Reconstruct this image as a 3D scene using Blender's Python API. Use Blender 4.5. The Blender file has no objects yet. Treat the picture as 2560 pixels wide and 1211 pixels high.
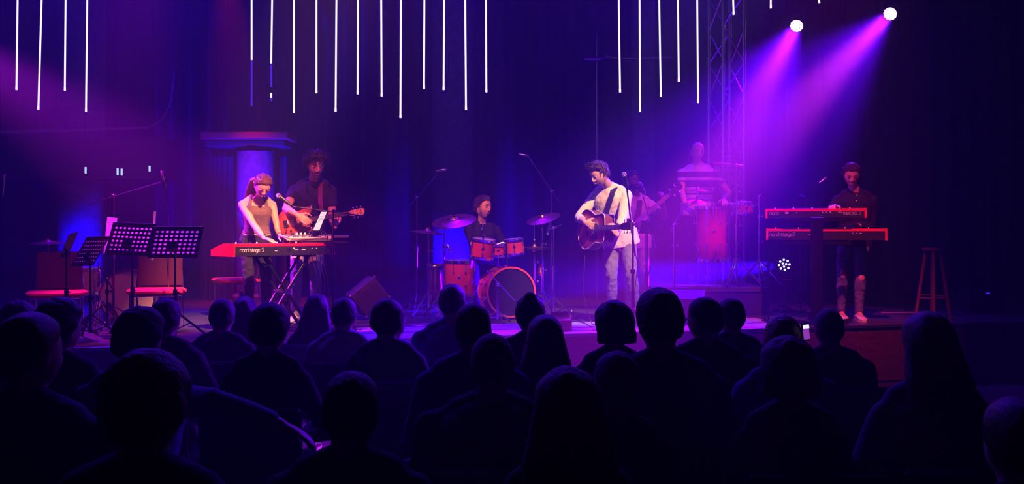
import bpy, math, random
from mathutils import Vector as V, Matrix as M, noise
random.seed(7)
scn = bpy.context.scene
F = 2400.0; HY = 581.0; CZ = 1.62; SZ = 0.62      # focal length in px of the 2560 wide frame, horizon row, eye and stage height
def W(px, py, D): return V(((px - 1280) / F * D, D, CZ - (py - HY) / F * D))
R = math.radians

# ---------------------------------------------------------------- camera
cam = bpy.data.cameras.new('camera'); cam.sensor_width = 36; cam.lens = F / 2560 * 36
cam.shift_y = -24.5 / 2560; cam.clip_end = 200
camo = bpy.data.objects.new('camera', cam); scn.collection.objects.link(camo)
camo.location = (0, 0, CZ); camo.rotation_euler = (R(90), 0, 0); scn.camera = camo
scn.view_settings.view_transform = 'Standard'; scn.view_settings.look = 'None'
scn.view_settings.exposure = 0; scn.view_settings.gamma = 1; scn.view_settings.use_curve_mapping = False
scn.cycles.max_bounces = 4; scn.cycles.diffuse_bounces = 1; scn.cycles.glossy_bounces = 2
scn.cycles.transmission_bounces = 3; scn.cycles.volume_bounces = 0; scn.cycles.transparent_max_bounces = 6
scn.cycles.sample_clamp_indirect = 2; scn.cycles.sample_clamp_direct = 0
scn.cycles.caustics_reflective = False; scn.cycles.caustics_refractive = False
scn.cycles.use_denoising = True; scn.cycles.use_light_tree = True

# ---------------------------------------------------------------- haze that fills the hall (thin stage smoke) and no sky
w = bpy.data.worlds.new('hall'); scn.world = w; w.use_nodes = True
nt = w.node_tree; nt.nodes.clear()
wo = nt.nodes.new('ShaderNodeOutputWorld'); bg = nt.nodes.new('ShaderNodeBackground')
bg.inputs[0].default_value = (0, 0, 0, 1); bg.inputs[1].default_value = 0
vs = nt.nodes.new('ShaderNodeVolumeScatter'); vs.inputs['Density'].default_value = 0.011
vs.inputs['Anisotropy'].default_value = 0.35; vs.inputs['Color'].default_value = (1, 1, 1, 1)
nt.links.new(bg.outputs[0], wo.inputs['Surface']); nt.links.new(vs.outputs[0], wo.inputs['Volume'])

# ---------------------------------------------------------------- stage lamps
def spot(name, loc, aim, col, power, size, blend=1.0, rad=0.06):
    l = bpy.data.lights.new(name, 'SPOT'); l.color = col; l.energy = power; l.spot_size = R(size)
    l.spot_blend = blend; l.shadow_soft_size = rad
    o = bpy.data.objects.new(name, l); scn.collection.objects.link(o)
    o.location = loc; d = V(aim) - V(loc); o.rotation_euler = d.to_track_quat('-Z', 'Y').to_euler()
    return o
MOVER = [(W(1993, 62, 14.5), W(1770, 470, 10.6)), (W(2228, 32, 14.3), W(1660, 620, 9.6))]
PAR = (W(1961, 662, 12.1), W(1560, 705, 11.9))
PURPLE = (0.12, 0.0, 1.0); BLUE = (0.075, 0.0, 1.0)
for i, (a, b) in enumerate(MOVER):
    d = (b - a).normalized()
    spot('purple_mover_beam', a + d * .10, b, PURPLE, [16500, 13500][i], 30, 1, .09)
    spot('purple_mover_core', a + d * .10, b, (1, .03, .80), [15000, 19000][i], 13, 1, .09)
d = (PAR[1] - PAR[0]).normalized()
spot('blue_floor_par_beam', PAR[0] + d * .12, PAR[1], (.03, 0, 1), 60000, 21, .8, .06)
# blue wash rig above the stage
for (x, y, z, ax, ay, az, p, s) in ((-5.5, 13.2, 7.4, -4.0, 9.0, .6, 1500, 78), (-1.2, 14.2, 7.4, -.6, 8.6, .6, 850, 74),
                                    (2.6, 14.6, 7.4, 1.9, 9.0, .6, 1000, 76), (-.4, 11.0, 7.6, -.55, 9.75, .6, 2500, 17)):
    spot('blue_rig_wash', (x, y, z), (ax, ay, az), BLUE, p * 2.35, s, 1, .15)
# magenta side lamp beyond the left edge of the picture
spot('magenta_side_lamp', W(-270, 20, 11.0), W(640, 560, 10.1), (.62, .01, 1), 10500, 20, 1, .12)
spot('magenta_side_lamp', W(-270, 20, 11.0), W(380, 600, 9.35), (.75, .02, 1), 5500, 11, 1, .12)
# front lamps on the hall ceiling: warm on the singer and the keyboard player, red on the rest
spot('front_lamp_singer', (3.4, 4.2, 7.7), (1.00, 10.30, 1.72), (1, .45, .23), 10000, 11.5, .8, .08)
spot('front_lamp_keyboard', (0.6, 4.4, 7.7), (-2.8, 10.0, 1.45), (1, .31, .16), 23000, 12, 1, .08)
spot('front_lamp_left', (-.4, 4.4, 7.7), (-2.05, 10.5, 1.5), (1, .10, .07), 4800, 16, 1, .08)
spot('front_lamp_drums', (-2.6, 5.0, 7.7), (-.22, 11.75, 1.5), (1, .20, .05), 6800, 15, 1, .08)
spot('front_lamp_far_left', (-1.6, 4.0, 7.7), (-4.1, 10.0, 1.0), (1, .06, .10), 1300, 20, 1, .08)
spot('magenta_top_lamp', (-4.3, 11.4, 7.7), (-3.9, 9.45, .9), (.9, .02, .5), 5200, 16, 1, .08)
spot('front_lamp_right', (1.6, 4.6, 7.7), (3.4, 10.7, 1.15), (1, .06, .22), 5400, 19, 1, .08)
spot('front_lamp_percussion', (4.6, 5.2, 7.7), (2.15, 12.0, 1.75), (1, .04, .30), 3300, 15, 1, .08)
# blue uplights at the foot of each plaster column
for (px, D, dx, p) in ((205, 13.6, 1.2, 45), (640, 13.4, 2.6, 110), (1132, 13.9, 1.1, 95), (1612, 13.8, 1.4, 45)):
    g = W(px, 581, D); spot('blue_uplight', (g.x, g.y - .55, SZ + .25), (g.x, g.y + .05, dx), (.01, 0, 1), p * 15, 64, 1, .05)
g = W(612, 340, 13.2); spot('red_ledge_lamp', (g.x, g.y - .95, g.z + 2.4), (g.x, g.y - .3, g.z + .05), (1, .02, .10), 1900, 34, 1, .05)

# ---------------------------------------------------------------- helpers
def mat(name, col, rough=.5, metal=0., bump=0., bscale=40., var=0., vscale=8., emit=None, es=0., coat=0., spec=.5, trans=0., sheen=0., stretch=None):
    m = bpy.data.materials.new(name); m.use_nodes = True; n = m.node_tree; b = n.nodes['Principled BSDF']
    b.inputs['Base Color'].default_value = (*col, 1); b.inputs['Roughness'].default_value = rough
    b.inputs['Metallic'].default_value = metal; b.inputs['Coat Weight'].default_value = coat
    b.inputs['Specular IOR Level'].default_value = spec
    if sheen: b.inputs['Sheen Weight'].default_value = sheen
    tc = n.nodes.new('ShaderNodeTexCoord'); mp = n.nodes.new('ShaderNodeMapping'); n.links.new(tc.outputs['Object'], mp.inputs[0])
    if stretch: mp.inputs['Scale'].default_value = stretch
    nz = n.nodes.new('ShaderNodeTexNoise'); nz.inputs['Scale'].default_value = vscale; nz.inputs['Detail'].default_value = 4
    n.links.new(mp.outputs[0], nz.inputs[0])
    r = n.nodes.new('ShaderNodeValToRGB'); v = max(var, .04)
    r.color_ramp.elements[0].position = .3; r.color_ramp.elements[1].position = .7
    r.color_ramp.elements[0].color = (*[c * (1 - v) for c in col], 1); r.color_ramp.elements[1].color = (*[min(1, c * (1 + v)) for c in col], 1)
    n.links.new(nz.outputs[0], r.inputs[0]); n.links.new(r.outputs[0], b.inputs['Base Color'])
    if bump:
        n2 = n.nodes.new('ShaderNodeTexNoise'); n2.inputs['Scale'].default_value = bscale; n2.inputs['Detail'].default_value = 3
        n.links.new(mp.outputs[0], n2.inputs[0])
        bp = n.nodes.new('ShaderNodeBump'); bp.inputs['Strength'].default_value = bump; bp.inputs['Distance'].default_value = .01
        n.links.new(n2.outputs[0], bp.inputs['Height']); n.links.new(bp.outputs[0], b.inputs['Normal'])
    if emit:
        b.inputs['Emission Color'].default_value = (*emit, 1); b.inputs['Emission Strength'].default_value = es
        m.cycles.emission_sampling = 'NONE'
    return m
def band_mat(name, base, band, edges, axis='Z', rough=.8):
    """cloth with broad woven stripes across it (edges: object-space heights where the colour flips)"""
    m = mat(name, base, rough); n = m.node_tree; b = n.nodes['Principled BSDF']
    tc = n.nodes.new('ShaderNodeTexCoord'); s = n.nodes.new('ShaderNodeSeparateXYZ'); n.links.new(tc.outputs['Object'], s.inputs[0])
    mr = n.nodes.new('ShaderNodeMapRange'); mr.inputs[1].default_value = edges[0]; mr.inputs[2].default_value = edges[-1]
    n.links.new(s.outputs[axis], mr.inputs[0]); r = n.nodes.new('ShaderNodeValToRGB'); cr = r.color_ramp; cr.interpolation = 'CONSTANT'
    cr.elements[0].color = (*base, 1); cr.elements[1].position = .999; cr.elements[1].color = (*base, 1)
    for i, e in enumerate(edges[1:-1]):
        el = cr.elements.new((e - edges[0]) / (edges[-1] - edges[0])); el.color = (*(band if i % 2 == 0 else base), 1)
    n.links.new(mr.outputs[0], r.inputs[0]); n.links.new(r.outputs[0], b.inputs['Base Color']); return m
def burst_mat(name, inner, outer, r0, r1, mode='RADIAL', sx=1.0, rough=.25):
    """lacquered sunburst finish: colour changes from the middle of the piece to its edge"""
    m = mat(name, inner, rough, coat=.7); n = m.node_tree; b = n.nodes['Principled BSDF']
    tc = n.nodes.new('ShaderNodeTexCoord'); s = n.nodes.new('ShaderNodeMapping'); n.links.new(tc.outputs['Object'], s.inputs[0])
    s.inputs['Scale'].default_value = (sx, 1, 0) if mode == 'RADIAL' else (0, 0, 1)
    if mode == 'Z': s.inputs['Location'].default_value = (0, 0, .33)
    l = n.nodes.new('ShaderNodeVectorMath'); l.operation = 'LENGTH'; n.links.new(s.outputs[0], l.inputs[0])
    mr = n.nodes.new('ShaderNodeMapRange'); mr.inputs[1].default_value = r0; mr.inputs[2].default_value = r1
    n.links.new(l.outputs['Value'], mr.inputs[0]); r = n.nodes.new('ShaderNodeValToRGB')
    r.color_ramp.elements[0].color = (*inner, 1); r.color_ramp.elements[1].color = (*outer, 1)
    n.links.new(mr.outputs[0], r.inputs[0]); n.links.new(r.outputs[0], b.inputs['Base Color']); return m

class MB:
    def __init__(s): s.v = []; s.f = []
    def add(s, vs, fs):
        o = len(s.v); s.v += [V(p) for p in vs]; s.f += [tuple(i + o for i in f) for f in fs]; return s
    def loft(s, rings, closed=True, cap=True):
        n = len(rings[0]); vs = [p for r in rings for p in r]; fs = []
        for i in range(len(rings) - 1):
            for j in range(n if closed else n - 1):
                a = i * n + j; b = i * n + (j + 1) % n; fs.append((a, b, b + n, a + n))
        if cap and closed:
            fs.append(tuple(range(n - 1, -1, -1))); fs.append(tuple((len(rings) - 1) * n + j for j in range(n)))
        return s.add(vs, fs)
    def path(s, pts, rad, seg=8, cap=True, flat=1.0, up=None):
        pts = [V(p) for p in pts]; n = len(pts)
        if not hasattr(rad, '__len__'): rad = [rad] * n
        rings = []; prev = None
        for i, p in enumerate(pts):
            t = (pts[min(i + 1, n - 1)] - pts[max(i - 1, 0)]).normalized()
            if prev is None:
                a = V(up) if up else (V((0, 0, 1)) if abs(t.z) < .9 else V((0, 1, 0)))
            else: a = prev
            x = (a - t * a.dot(t)).normalized(); y = t.cross(x); prev = x
            rings.append([p + x * math.cos(q) * rad[i] * flat + y * math.sin(q) * rad[i] for q in (2 * math.pi * k / seg for k in range(seg))])
        return s.loft(rings, cap=cap)
    def tube(s, a, b, r0, r1=None, seg=8): return s.path([a, b], [r0, r0 if r1 is None else r1], seg)
    def limb(s, pts, rad, seg=12, sub=4):
        """rounded tapered limb through the joints"""
        P = [V(p) for p in pts]; o = []; rr = []
        for i in range(len(P) - 1):
            for k in range(sub):
                t = k / sub; o.append(P[i].lerp(P[i + 1], t)); q = t * t * (3 - 2 * t); rr.append(rad[i] * (1 - q) + rad[i + 1] * q)
        o.append(P[-1]); rr.append(rad[-1]); s.path(o, rr, seg); s.ball(P[0], rad[0]); s.ball(P[-1], rad[-1])
        for i in range(1, len(P) - 1): s.ball(P[i], rad[i] * .99)
        return s
    def ball(s, c, r, rot=None, nu=12, nv=8):
        c = V(c); r = (r, r, r) if not hasattr(r, '__len__') else r; vs = []; fs = []
        rot = rot or M.Identity(3)
        vs.append(c + rot @ V((0, 0, r[2])))
        for i in range(1, nv):
            a = math.pi * i / nv
            for j in range(nu):
                q = 2 * math.pi * j / nu; vs.append(c + rot @ V((r[0] * math.sin(a) * math.cos(q), r[1] * math.sin(a) * math.sin(q), r[2] * math.cos(a))))
        vs.append(c + rot @ V((0, 0, -r[2])))
        for j in range(nu): fs.append((0, 1 + j, 1 + (j + 1) % nu))
        for i in range(nv - 2):
            for j in range(nu):
                a = 1 + i * nu + j; b = 1 + i * nu + (j + 1) % nu; fs.append((a, a + nu, b + nu, b))
        e = len(vs) - 1; b0 = 1 + (nv - 2) * nu
        for j in range(nu): fs.append((e, b0 + (j + 1) % nu, b0 + j))
        return s.add(vs, fs)
    def box(s, c, size, rot=None, bev=0.):
        c = V(c); rot = rot or M.Identity(3); hx, hy, hz = [q / 2 for q in size]
        if bev <= 0:
            vs = [c + rot @ V((x * hx, y * hy, z * hz)) for z in (-1, 1) for y in (-1, 1) for x in (-1, 1)]
            return s.add(vs, [(0, 2, 3, 1), (4, 5, 7, 6), (0, 1, 5, 4), (2, 6, 7, 3), (0, 4, 6, 2), (1, 3, 7, 5)])
        b = min(bev, hx * .9, hy * .9, hz * .9); rings = []
        for (z, i) in ((-hz, b), (-hz + b, 0), (hz - b, 0), (hz, b)):
            X = hx - i; Y = hy - i
            rings.append([c + rot @ V(p) for p in ((X - b, -Y, z), (X, -Y + b, z), (X, Y - b, z), (X - b, Y, z), (-X + b, Y, z), (-X, Y - b, z), (-X, -Y + b, z), (-X + b, -Y, z))])
        return s.loft(rings)
    def lathe(s, prof, mt=None, seg=24, tube=False):
        mt = mt or M.Identity(4)
        if tube: prof = list(prof) + [prof[0]]
        rings = [[mt @ V((r * math.cos(2 * math.pi * k / seg), r * math.sin(2 * math.pi * k / seg), z)) for k in range(seg)] for r, z in prof]
        return s.loft(rings, cap=not tube)
    def ring(s, R_, r, mt=None, z=0, seg=32, m=8, flat=1.0):
        mt = mt or M.Identity(4); vs = []; fs = []
        for i in range(seg):
            a = 2 * math.pi * i / seg
            for j in range(m):
                b = 2 * math.pi * j / m; q = R_ + r * math.cos(b); vs.append(mt @ V((q * math.cos(a), q * math.sin(a), z + r * flat * math.sin(b))))
        for i in range(seg):
            for j in range(m):
                fs.append((i * m + j, i * m + (j + 1) % m, ((i + 1) % seg) * m + (j + 1) % m, ((i + 1) % seg) * m + j))
        return s.add(vs, fs)
    def prism(s, pts, z0, z1, mt=None, inset=0.):
        mt = mt or M.Identity(4)
        rings = [[mt @ V((x, y, z)) for x, y in pts] for z in (z0, z1)]
        return s.loft(rings)
    def obj(s, name, m, root=None, parent=None, smooth=True, sharp=40):
        inv = None
        if root is not None: inv = root['_m'] if False else ROOTM[root.name].inverted()
        me = bpy.data.meshes.new(name); me.from_pydata([(inv @ p if inv else p) for p in s.v], [], s.f)
        me.materials.append(m)
        if smooth:
            me.polygons.foreach_set('use_smooth', [True] * len(me.polygons)); me.set_sharp_from_angle(angle=R(sharp))
        me.update()
        o = bpy.data.objects.new(name, me); scn.collection.objects.link(o)
        if parent is not None or root is not None: o.parent = parent if parent is not None else root
        return o
ROOTM = {}
def tag(o, label, cat=None, group=None, kind=None):
    if label: o['label'] = label
    if cat: o['category'] = cat
    if group: o['group'] = group
    if kind: o['kind'] = kind
    return o
def thing(name, label, cat, loc=(0, 0, 0), rotz=0., group=None):
    o = bpy.data.objects.new(name, None); scn.collection.objects.link(o); o.empty_display_size = .1
    o.location = loc; o.rotation_euler = (0, 0, rotz)
    ROOTM[o.name] = M.Translation(V(loc)) @ M.Rotation(rotz, 4, 'Z')
    return tag(o, label, cat, group)
def struct(o): o['kind'] = 'structure'; return o
def frame(o, ex, ez):
    """4x4 matrix at o with local x along ex and local z along ez"""
    ex = V(ex).normalized(); ez = V(ez); ez = (ez - ex * ez.dot(ex)).normalized(); ey = ez.cross(ex)
    m = M((ex, ey, ez)).transposed().to_4x4(); m.translation = V(o); return m
def zframe(o, ez, hint=(1, 0, 0)):
    ez = V(ez).normalized(); ex = V(hint); ex = (ex - ez * ex.dot(ez)).normalized(); ey = ez.cross(ex)
    m = M((ex, ey, ez)).transposed().to_4x4(); m.translation = V(o); return m
def copy_tree(o, parent=None, links=None):
    c = o.copy(); scn.collection.objects.link(c)
    if parent is not None: c.parent = parent
    for ch in o.children: copy_tree(ch, c)
    return c
def stage_pt(u, v, z=0.):      # stage-aligned coordinates: u along the front edge, v towards the back
    c, s_ = math.cos(R(15)), math.sin(R(15)); return V((u * c - v * s_, 9.26 + u * s_ + v * c, z))
SR = M.Rotation(R(15), 3, 'Z')

# ---------------------------------------------------------------- materials
mBlackMetal = mat('black_powder_coat', (.012, .012, .014), .38, .6)
mBlackGloss = mat('black_gloss', (.01, .01, .012), .18, 0, coat=.5)
mChrome = mat('chrome', (.85, .85, .87), .14, 1.)
mDarkChrome = mat('dark_chrome', (.32, .32, .35), .25, 1.)
mBlackPlastic = mat('black_plastic', (.015, .015, .017), .45)
mFloor = mat('stage_floor_vinyl', (.065, .065, .072), .36, 0, bump=.25, bscale=120, var=.25, vscale=3)
mFascia = mat('stage_front_wood', (.07, .03, .025), .5, var=.3, vscale=6, stretch=(1, 1, 12))
mNosing = mat('aluminium_nosing', (.75, .75, .78), .35, 1.)
mHall = mat('hall_dark_plaster', (.035, .035, .045), .85, bump=.3, bscale=20, var=.15)
mCarpet = mat('hall_floor', (.02, .02, .024), .9, bump=.4, bscale=200)
mDrape = mat('black_velour', (.02, .02, .028), .9, bump=.3, bscale=90, sheen=.2)
mPlaster = mat('uplight_tinted_column_plaster', (.09, .10, .20), .8, bump=.9, bscale=26, var=.25, vscale=14)  # blue of the uplights is put into the plaster colour
mLedgeRed = mat('red_light_tinted_ledge', (.5, .08, .045), .7)  # red lamp light on the ledge is put into its base colour
mPaper = mat('paper', (.85, .85, .85), .8)
mLED = mat('led_tube_light', (1, 1, 1), .5, emit=(.93, .88, 1.0), es=1.25)
mLEDdim = mat('led_tube_dim', (.2, .15, .8), .5, emit=(.09, .01, .75), es=.8)
mLEDoff = mat('led_tube_unlit', (.03, .02, .12), .4)
mLensP = mat('magenta_lamp_lens', (1, .6, 1), .3, emit=(1, .55, 1), es=9)
mLensB = mat('blue_lamp_lens', (.8, .85, 1), .3, emit=(.62, .68, 1), es=3.2)
mRedSeat = mat('red_upholstery', (.75, .03, .03), .75, bump=.3, bscale=200)
mMaroon = mat('maroon_upholstery', (.05, .004, .03), .85, bump=.3, bscale=180)
# ================================================================ setting
b = MB(); b.box((0, 4, -.05), (22, 26, .1)); struct(b.obj('floor', mCarpet))
b = MB(); b.box((0, 4, 8.25), (22, 26, .1)); struct(b.obj('ceiling', mHall))
b = MB(); b.box((-9.6, 4, 4.1), (.2, 26, 8.2)); struct(b.obj('wall_left', mHall))
b = MB(); b.box((9.6, 4, 4.1), (.2, 26, 8.2)); struct(b.obj('wall_right', mHall))
b = MB(); b.box((0, 16.6, 4.1), (19.4, .2, 8.2)); struct(b.obj('wall_back', mHall))
b = MB(); b.box((0, -8.6, 4.1), (19.4, .2, 8.2)); struct(b.obj('wall_rear', mHall))
# stage platform: clipped to the side and back walls
def stage_poly(v0, inset=0.):
    c, s_ = math.cos(R(15)), math.sin(R(15)); out = []
    for x in (-9.49, 9.49):
        u = (x + v0 * s_) / c; p = stage_pt(u, v0); out.append((x, p.y))
    return out
e0 = stage_poly(0)
pl = [e0[0], e0[1], (9.49, 16.49), (-9.49, 16.49)]
b = MB(); b.prism(pl, .0, SZ - .025); st = struct(b.obj('stage_platform', mFascia, smooth=False)); st['kind'] = 'structure'
b = MB(); b.prism(pl, SZ - .025, SZ); struct(b.obj('stage_floor', mFloor, smooth=False))
b = MB(); a = stage_poly(-.03); c_ = stage_poly(.02); b.prism([a[0], a[1], c_[1], c_[0]], SZ - .022, SZ + .006); struct(b.obj('trim_1', mNosing, smooth=False))
# panels of the wooden stage front
b0 = None
for i in range(-10, 9):
    p = stage_pt(i * .95 + .47, -.012, .29)
    if abs(p.x) > 9.0: continue
    b = MB(); b.box(p, (.93, .022, .54), SR, bev=.006)
    o = b.obj('fascia_panel', mFascia, smooth=False); o.parent = st
# black velour drape on the back wall, gathered in folds
b = MB(); n = 620; rows = []
for z in (SZ, 2.5, 4.6, 7.6):
    r_ = []
    for i in range(n):
        x = -9.4 + 18.8 * i / (n - 1)
        r_.append(V((x, 15.7 + .10 * math.sin(i * .62 + .8 * math.sin(i * .05)) + .05 * math.sin(i * .23), z)))
    rows.append(r_)
b.loft(rows, closed=False, cap=False); dr = b.obj('back_drape', mDrape)
tag(dr, 'black velour drape hanging in folds across the back of the stage', 'curtain')
# mats along the stage front, paled to brighten the blue-lit patch, dark seam between
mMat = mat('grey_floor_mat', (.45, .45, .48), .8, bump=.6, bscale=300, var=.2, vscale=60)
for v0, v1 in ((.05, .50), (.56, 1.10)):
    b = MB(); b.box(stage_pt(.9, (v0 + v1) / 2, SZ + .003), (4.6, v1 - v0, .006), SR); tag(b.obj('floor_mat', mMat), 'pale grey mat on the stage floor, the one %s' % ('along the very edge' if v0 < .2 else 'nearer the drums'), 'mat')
b = MB(); b.box(stage_pt(.9, .53, SZ + .003), (4.6, .05, .006), SR); struct(b.obj('trim_2', mBlackPlastic, smooth=False))
b = MB(); b.box(stage_pt(5.6, 1.25, SZ + .004), (1.0, .05, .008), M.Rotation(R(-1), 3, 'Z')); tag(b.obj('floor_marking_tape', mat('white_tape', (.6, .55, .6), .7)), 'pale strip of tape on the stage floor right of the stool', 'tape')

# plaster columns with capital ledge
def column(label, px, D, wpx, top, ledge=False):
    g = W(px, 581, D); r = wpx / F * D / 2; t = thing('column', label, 'column', (g.x, D, SZ)); t['kind'] = 'structure'
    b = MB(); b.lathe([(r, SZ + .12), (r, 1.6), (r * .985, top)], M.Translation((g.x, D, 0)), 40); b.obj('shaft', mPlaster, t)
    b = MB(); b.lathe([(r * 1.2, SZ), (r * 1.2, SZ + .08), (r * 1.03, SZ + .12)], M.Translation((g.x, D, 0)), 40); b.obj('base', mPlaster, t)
    if ledge:
        z0 = W(0, 353, D).z; z1 = W(0, 334, D).z
        b = MB(); b.box((g.x - .10, D, (z0 + z1) / 2), (1.26, .56, z1 - z0), bev=.02); b.obj('ledge', mLedgeRed, t)
        b = MB(); b.box((g.x - .10, D, z0 - .05), (1.14, .48, .09), bev=.01); b.obj('capital', mHall, t)
    else:
        b = MB(); b.lathe([(r, top), (r * 1.25, top + .05), (r * 1.25, top + .15)], M.Translation((g.x, D, 0)), 40); b.obj('capital', mHall, t)
    return t
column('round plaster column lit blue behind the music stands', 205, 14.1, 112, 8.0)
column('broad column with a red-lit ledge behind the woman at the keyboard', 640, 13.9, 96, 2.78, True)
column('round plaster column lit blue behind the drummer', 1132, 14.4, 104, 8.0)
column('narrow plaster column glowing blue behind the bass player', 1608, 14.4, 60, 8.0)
# red draped panels either side of the ledge column
for px, wd in ((548, .50), (708, .14)):
    g = W(px, 0, 14.2); b = MB(); rows = []
    for z in (SZ, 2.74):
        rows.append([V((g.x - wd / 2 + wd * i / 40, 14.15 + .04 * math.sin(i * 1.1 * wd / .5), z)) for i in range(41)])
    b.loft(rows, closed=False, cap=False)
    tag(b.obj('side_curtain', mat('navy_curtain', (.05, .05, .12), .85)), 'dark narrow curtain %s of the red-ledged column' % ('left' if px < 600 else 'right'), 'curtain')
# curved trim line of the side balcony on the left
b = MB(); pts = [W(-40, 332, 13.0), W(120, 327, 13.2), W(260, 323, 13.5), W(370, 319, 13.8), W(405, 300, 13.9), W(424, 262, 13.9), W(433, 215, 13.9), W(436, 180, 13.9)]
b.path(pts, [.022, .026, .022, .014, .01, .009, .008, .006], 8); o = struct(b.obj('trim_3', mat('balcony_edge', (.25, .2, .3), .5)))
b = MB(); b.box(W(60, 400, 13.9), (4.3, .5, .62), bev=.02); struct(b.obj('balcony_front', mHall))
# lighting bar with upright and cable swags high behind the singer
t = thing('lighting_bar', 'thin upright pipe with a crossbar and drooping cable behind the singer', 'rigging', (W(1494, 0, 14.2).x, 14.2, SZ))
b = MB(); b.tube((W(1494, 0, 14.2).x, 14.2, SZ), W(1492, 84, 14.2), .02); b.obj('upright', mDarkChrome, t)
b = MB(); b.tube(W(1462, 147, 14.15), W(1502, 147, 14.15), .025); b.tube(W(1502, 146, 14.15), W(1678, 144, 14.15), .008); b.obj('crossbar', mDarkChrome, t)
b = MB(); b.path([W(1515, 141, 14.1), W(1545, 146, 14.1), W(1575, 146, 14.1), W(1600, 148, 14.1), W(1640, 145, 14.1), W(1675, 142, 14.1)], .008, 6); b.obj('cable', mDarkChrome, t)

# ================================================================ hanging light tubes
TUBES = [(44, 41, 222), (104, 96, 271), (164, 162, 224), (218, 215, 277), (735, 735, 280), (791, 791, 230), (841, 839, 276), (895, 894, 233), (953, 954, 238),
         (1002, 1001, 292), (1061, 1060, 220), (1110, 1109, 222), (1163, 1165, 272), (1215, 1216, 228), (1547, 1550, 228), (1599, 1600, 277),
         (1648, 1652, 239), (1695, 1697, 201), (1743, 1745, 255), (1833, 1834, 34), (1927, 1927, 18), (2047, 2048, 5)]
def light_tube(label, x0, x1, yb, D, lit_to=None, grp='hanging light tubes above the stage'):
    top = W(x0, 0, D); bot = W(x1, yb, D); d = (top - bot) / (top.z - bot.z); up = top + d * (5.15 - top.z); ceil = up + d * (8.15 - up.z)
    t = thing('light_tube', label, 'light', bot, 0, grp)
    r = .0088 * D / 9.6
    if lit_to is None:
        b = MB(); b.path([bot + d * .015, up], r, 8); b.obj('tube', mLED, t)
    else:
        y = bot
        for (ya, yb_, m_) in lit_to:
            a = W(x1, ya, D) if ya > 0 else up; c = W(x1, yb_, D)
            b = MB(); b.path([c, a], r, 8); b.obj('tube_segment', m_, t)
    b = MB(); b.path([bot - d * .012, bot + d * .02], r * 1.15, 8); b.obj('end_cap', mLED if lit_to is None else mLEDdim, t)
    b = MB(); b.path([up, ceil], .004, 5); b.obj('cable', mBlackPlastic, t)
n_ = len(TUBES)
grpn = {0: ('the four at far left', 4), 4: ('the ten left of the drums', 10), 14: ('the five left of the truss', 5), 19: ('the short ones right of the truss', 3)}
ords = ['first', 'second', 'third', 'fourth', 'fifth', 'sixth', 'seventh', 'eighth', 'ninth', 'tenth']
start = 0
for i, (x0, x1, yb) in enumerate(TUBES):
    if i in grpn: start = i; gn = grpn[i][0]
    light_tube('white hanging light tube, %s from left among %s' % (ords[i - start], gn), x0, x1, yb, [9.9, 10.3, 9.6][i % 3])
light_tube('hanging light tube lit only in its upper half, above the column ledge', 629, 629, 262, 10.2, [(0, 150, mLED), (152, 258, mLEDdim)])
light_tube('hanging light tube broken into white and violet lit sections', 681, 678, 250, 10.0, [(0, 159, mLED), (161, 217, mLEDdim), (219, 231, mLEDoff), (233, 249, mLED)])
for i, (x, y0, y1, lab) in enumerate(((214, 418, 434, 'tiny pale hanging lamp left of the tall microphone boom'), (294, 421, 438, 'left one of the close pair of tiny pale lamps far left'),
                                 (304, 422, 439, 'right one of the close pair of tiny pale lamps far left'), (374, 415, 429, 'tiny pale hanging lamp just left of the overhead microphone'))):
    D = 13.3; t = thing('small_pendant_lamp', lab, 'light', W(x, y1, D), 0, 'tiny pale lamps at the far left')
    b = MB(); b.path([W(x, y1, D), W(x, y0, D)], .014, 8); b.obj('bulb', mat('pale_lamp', (1, 1, 1), .5, emit=(.45, .75, .85), es=1.0), t)
    b = MB(); b.path([W(x, y0, D), (W(x, y0, D).x, D, 8.15)], .004, 5); b.obj('cable', mBlackPlastic, t)

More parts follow.
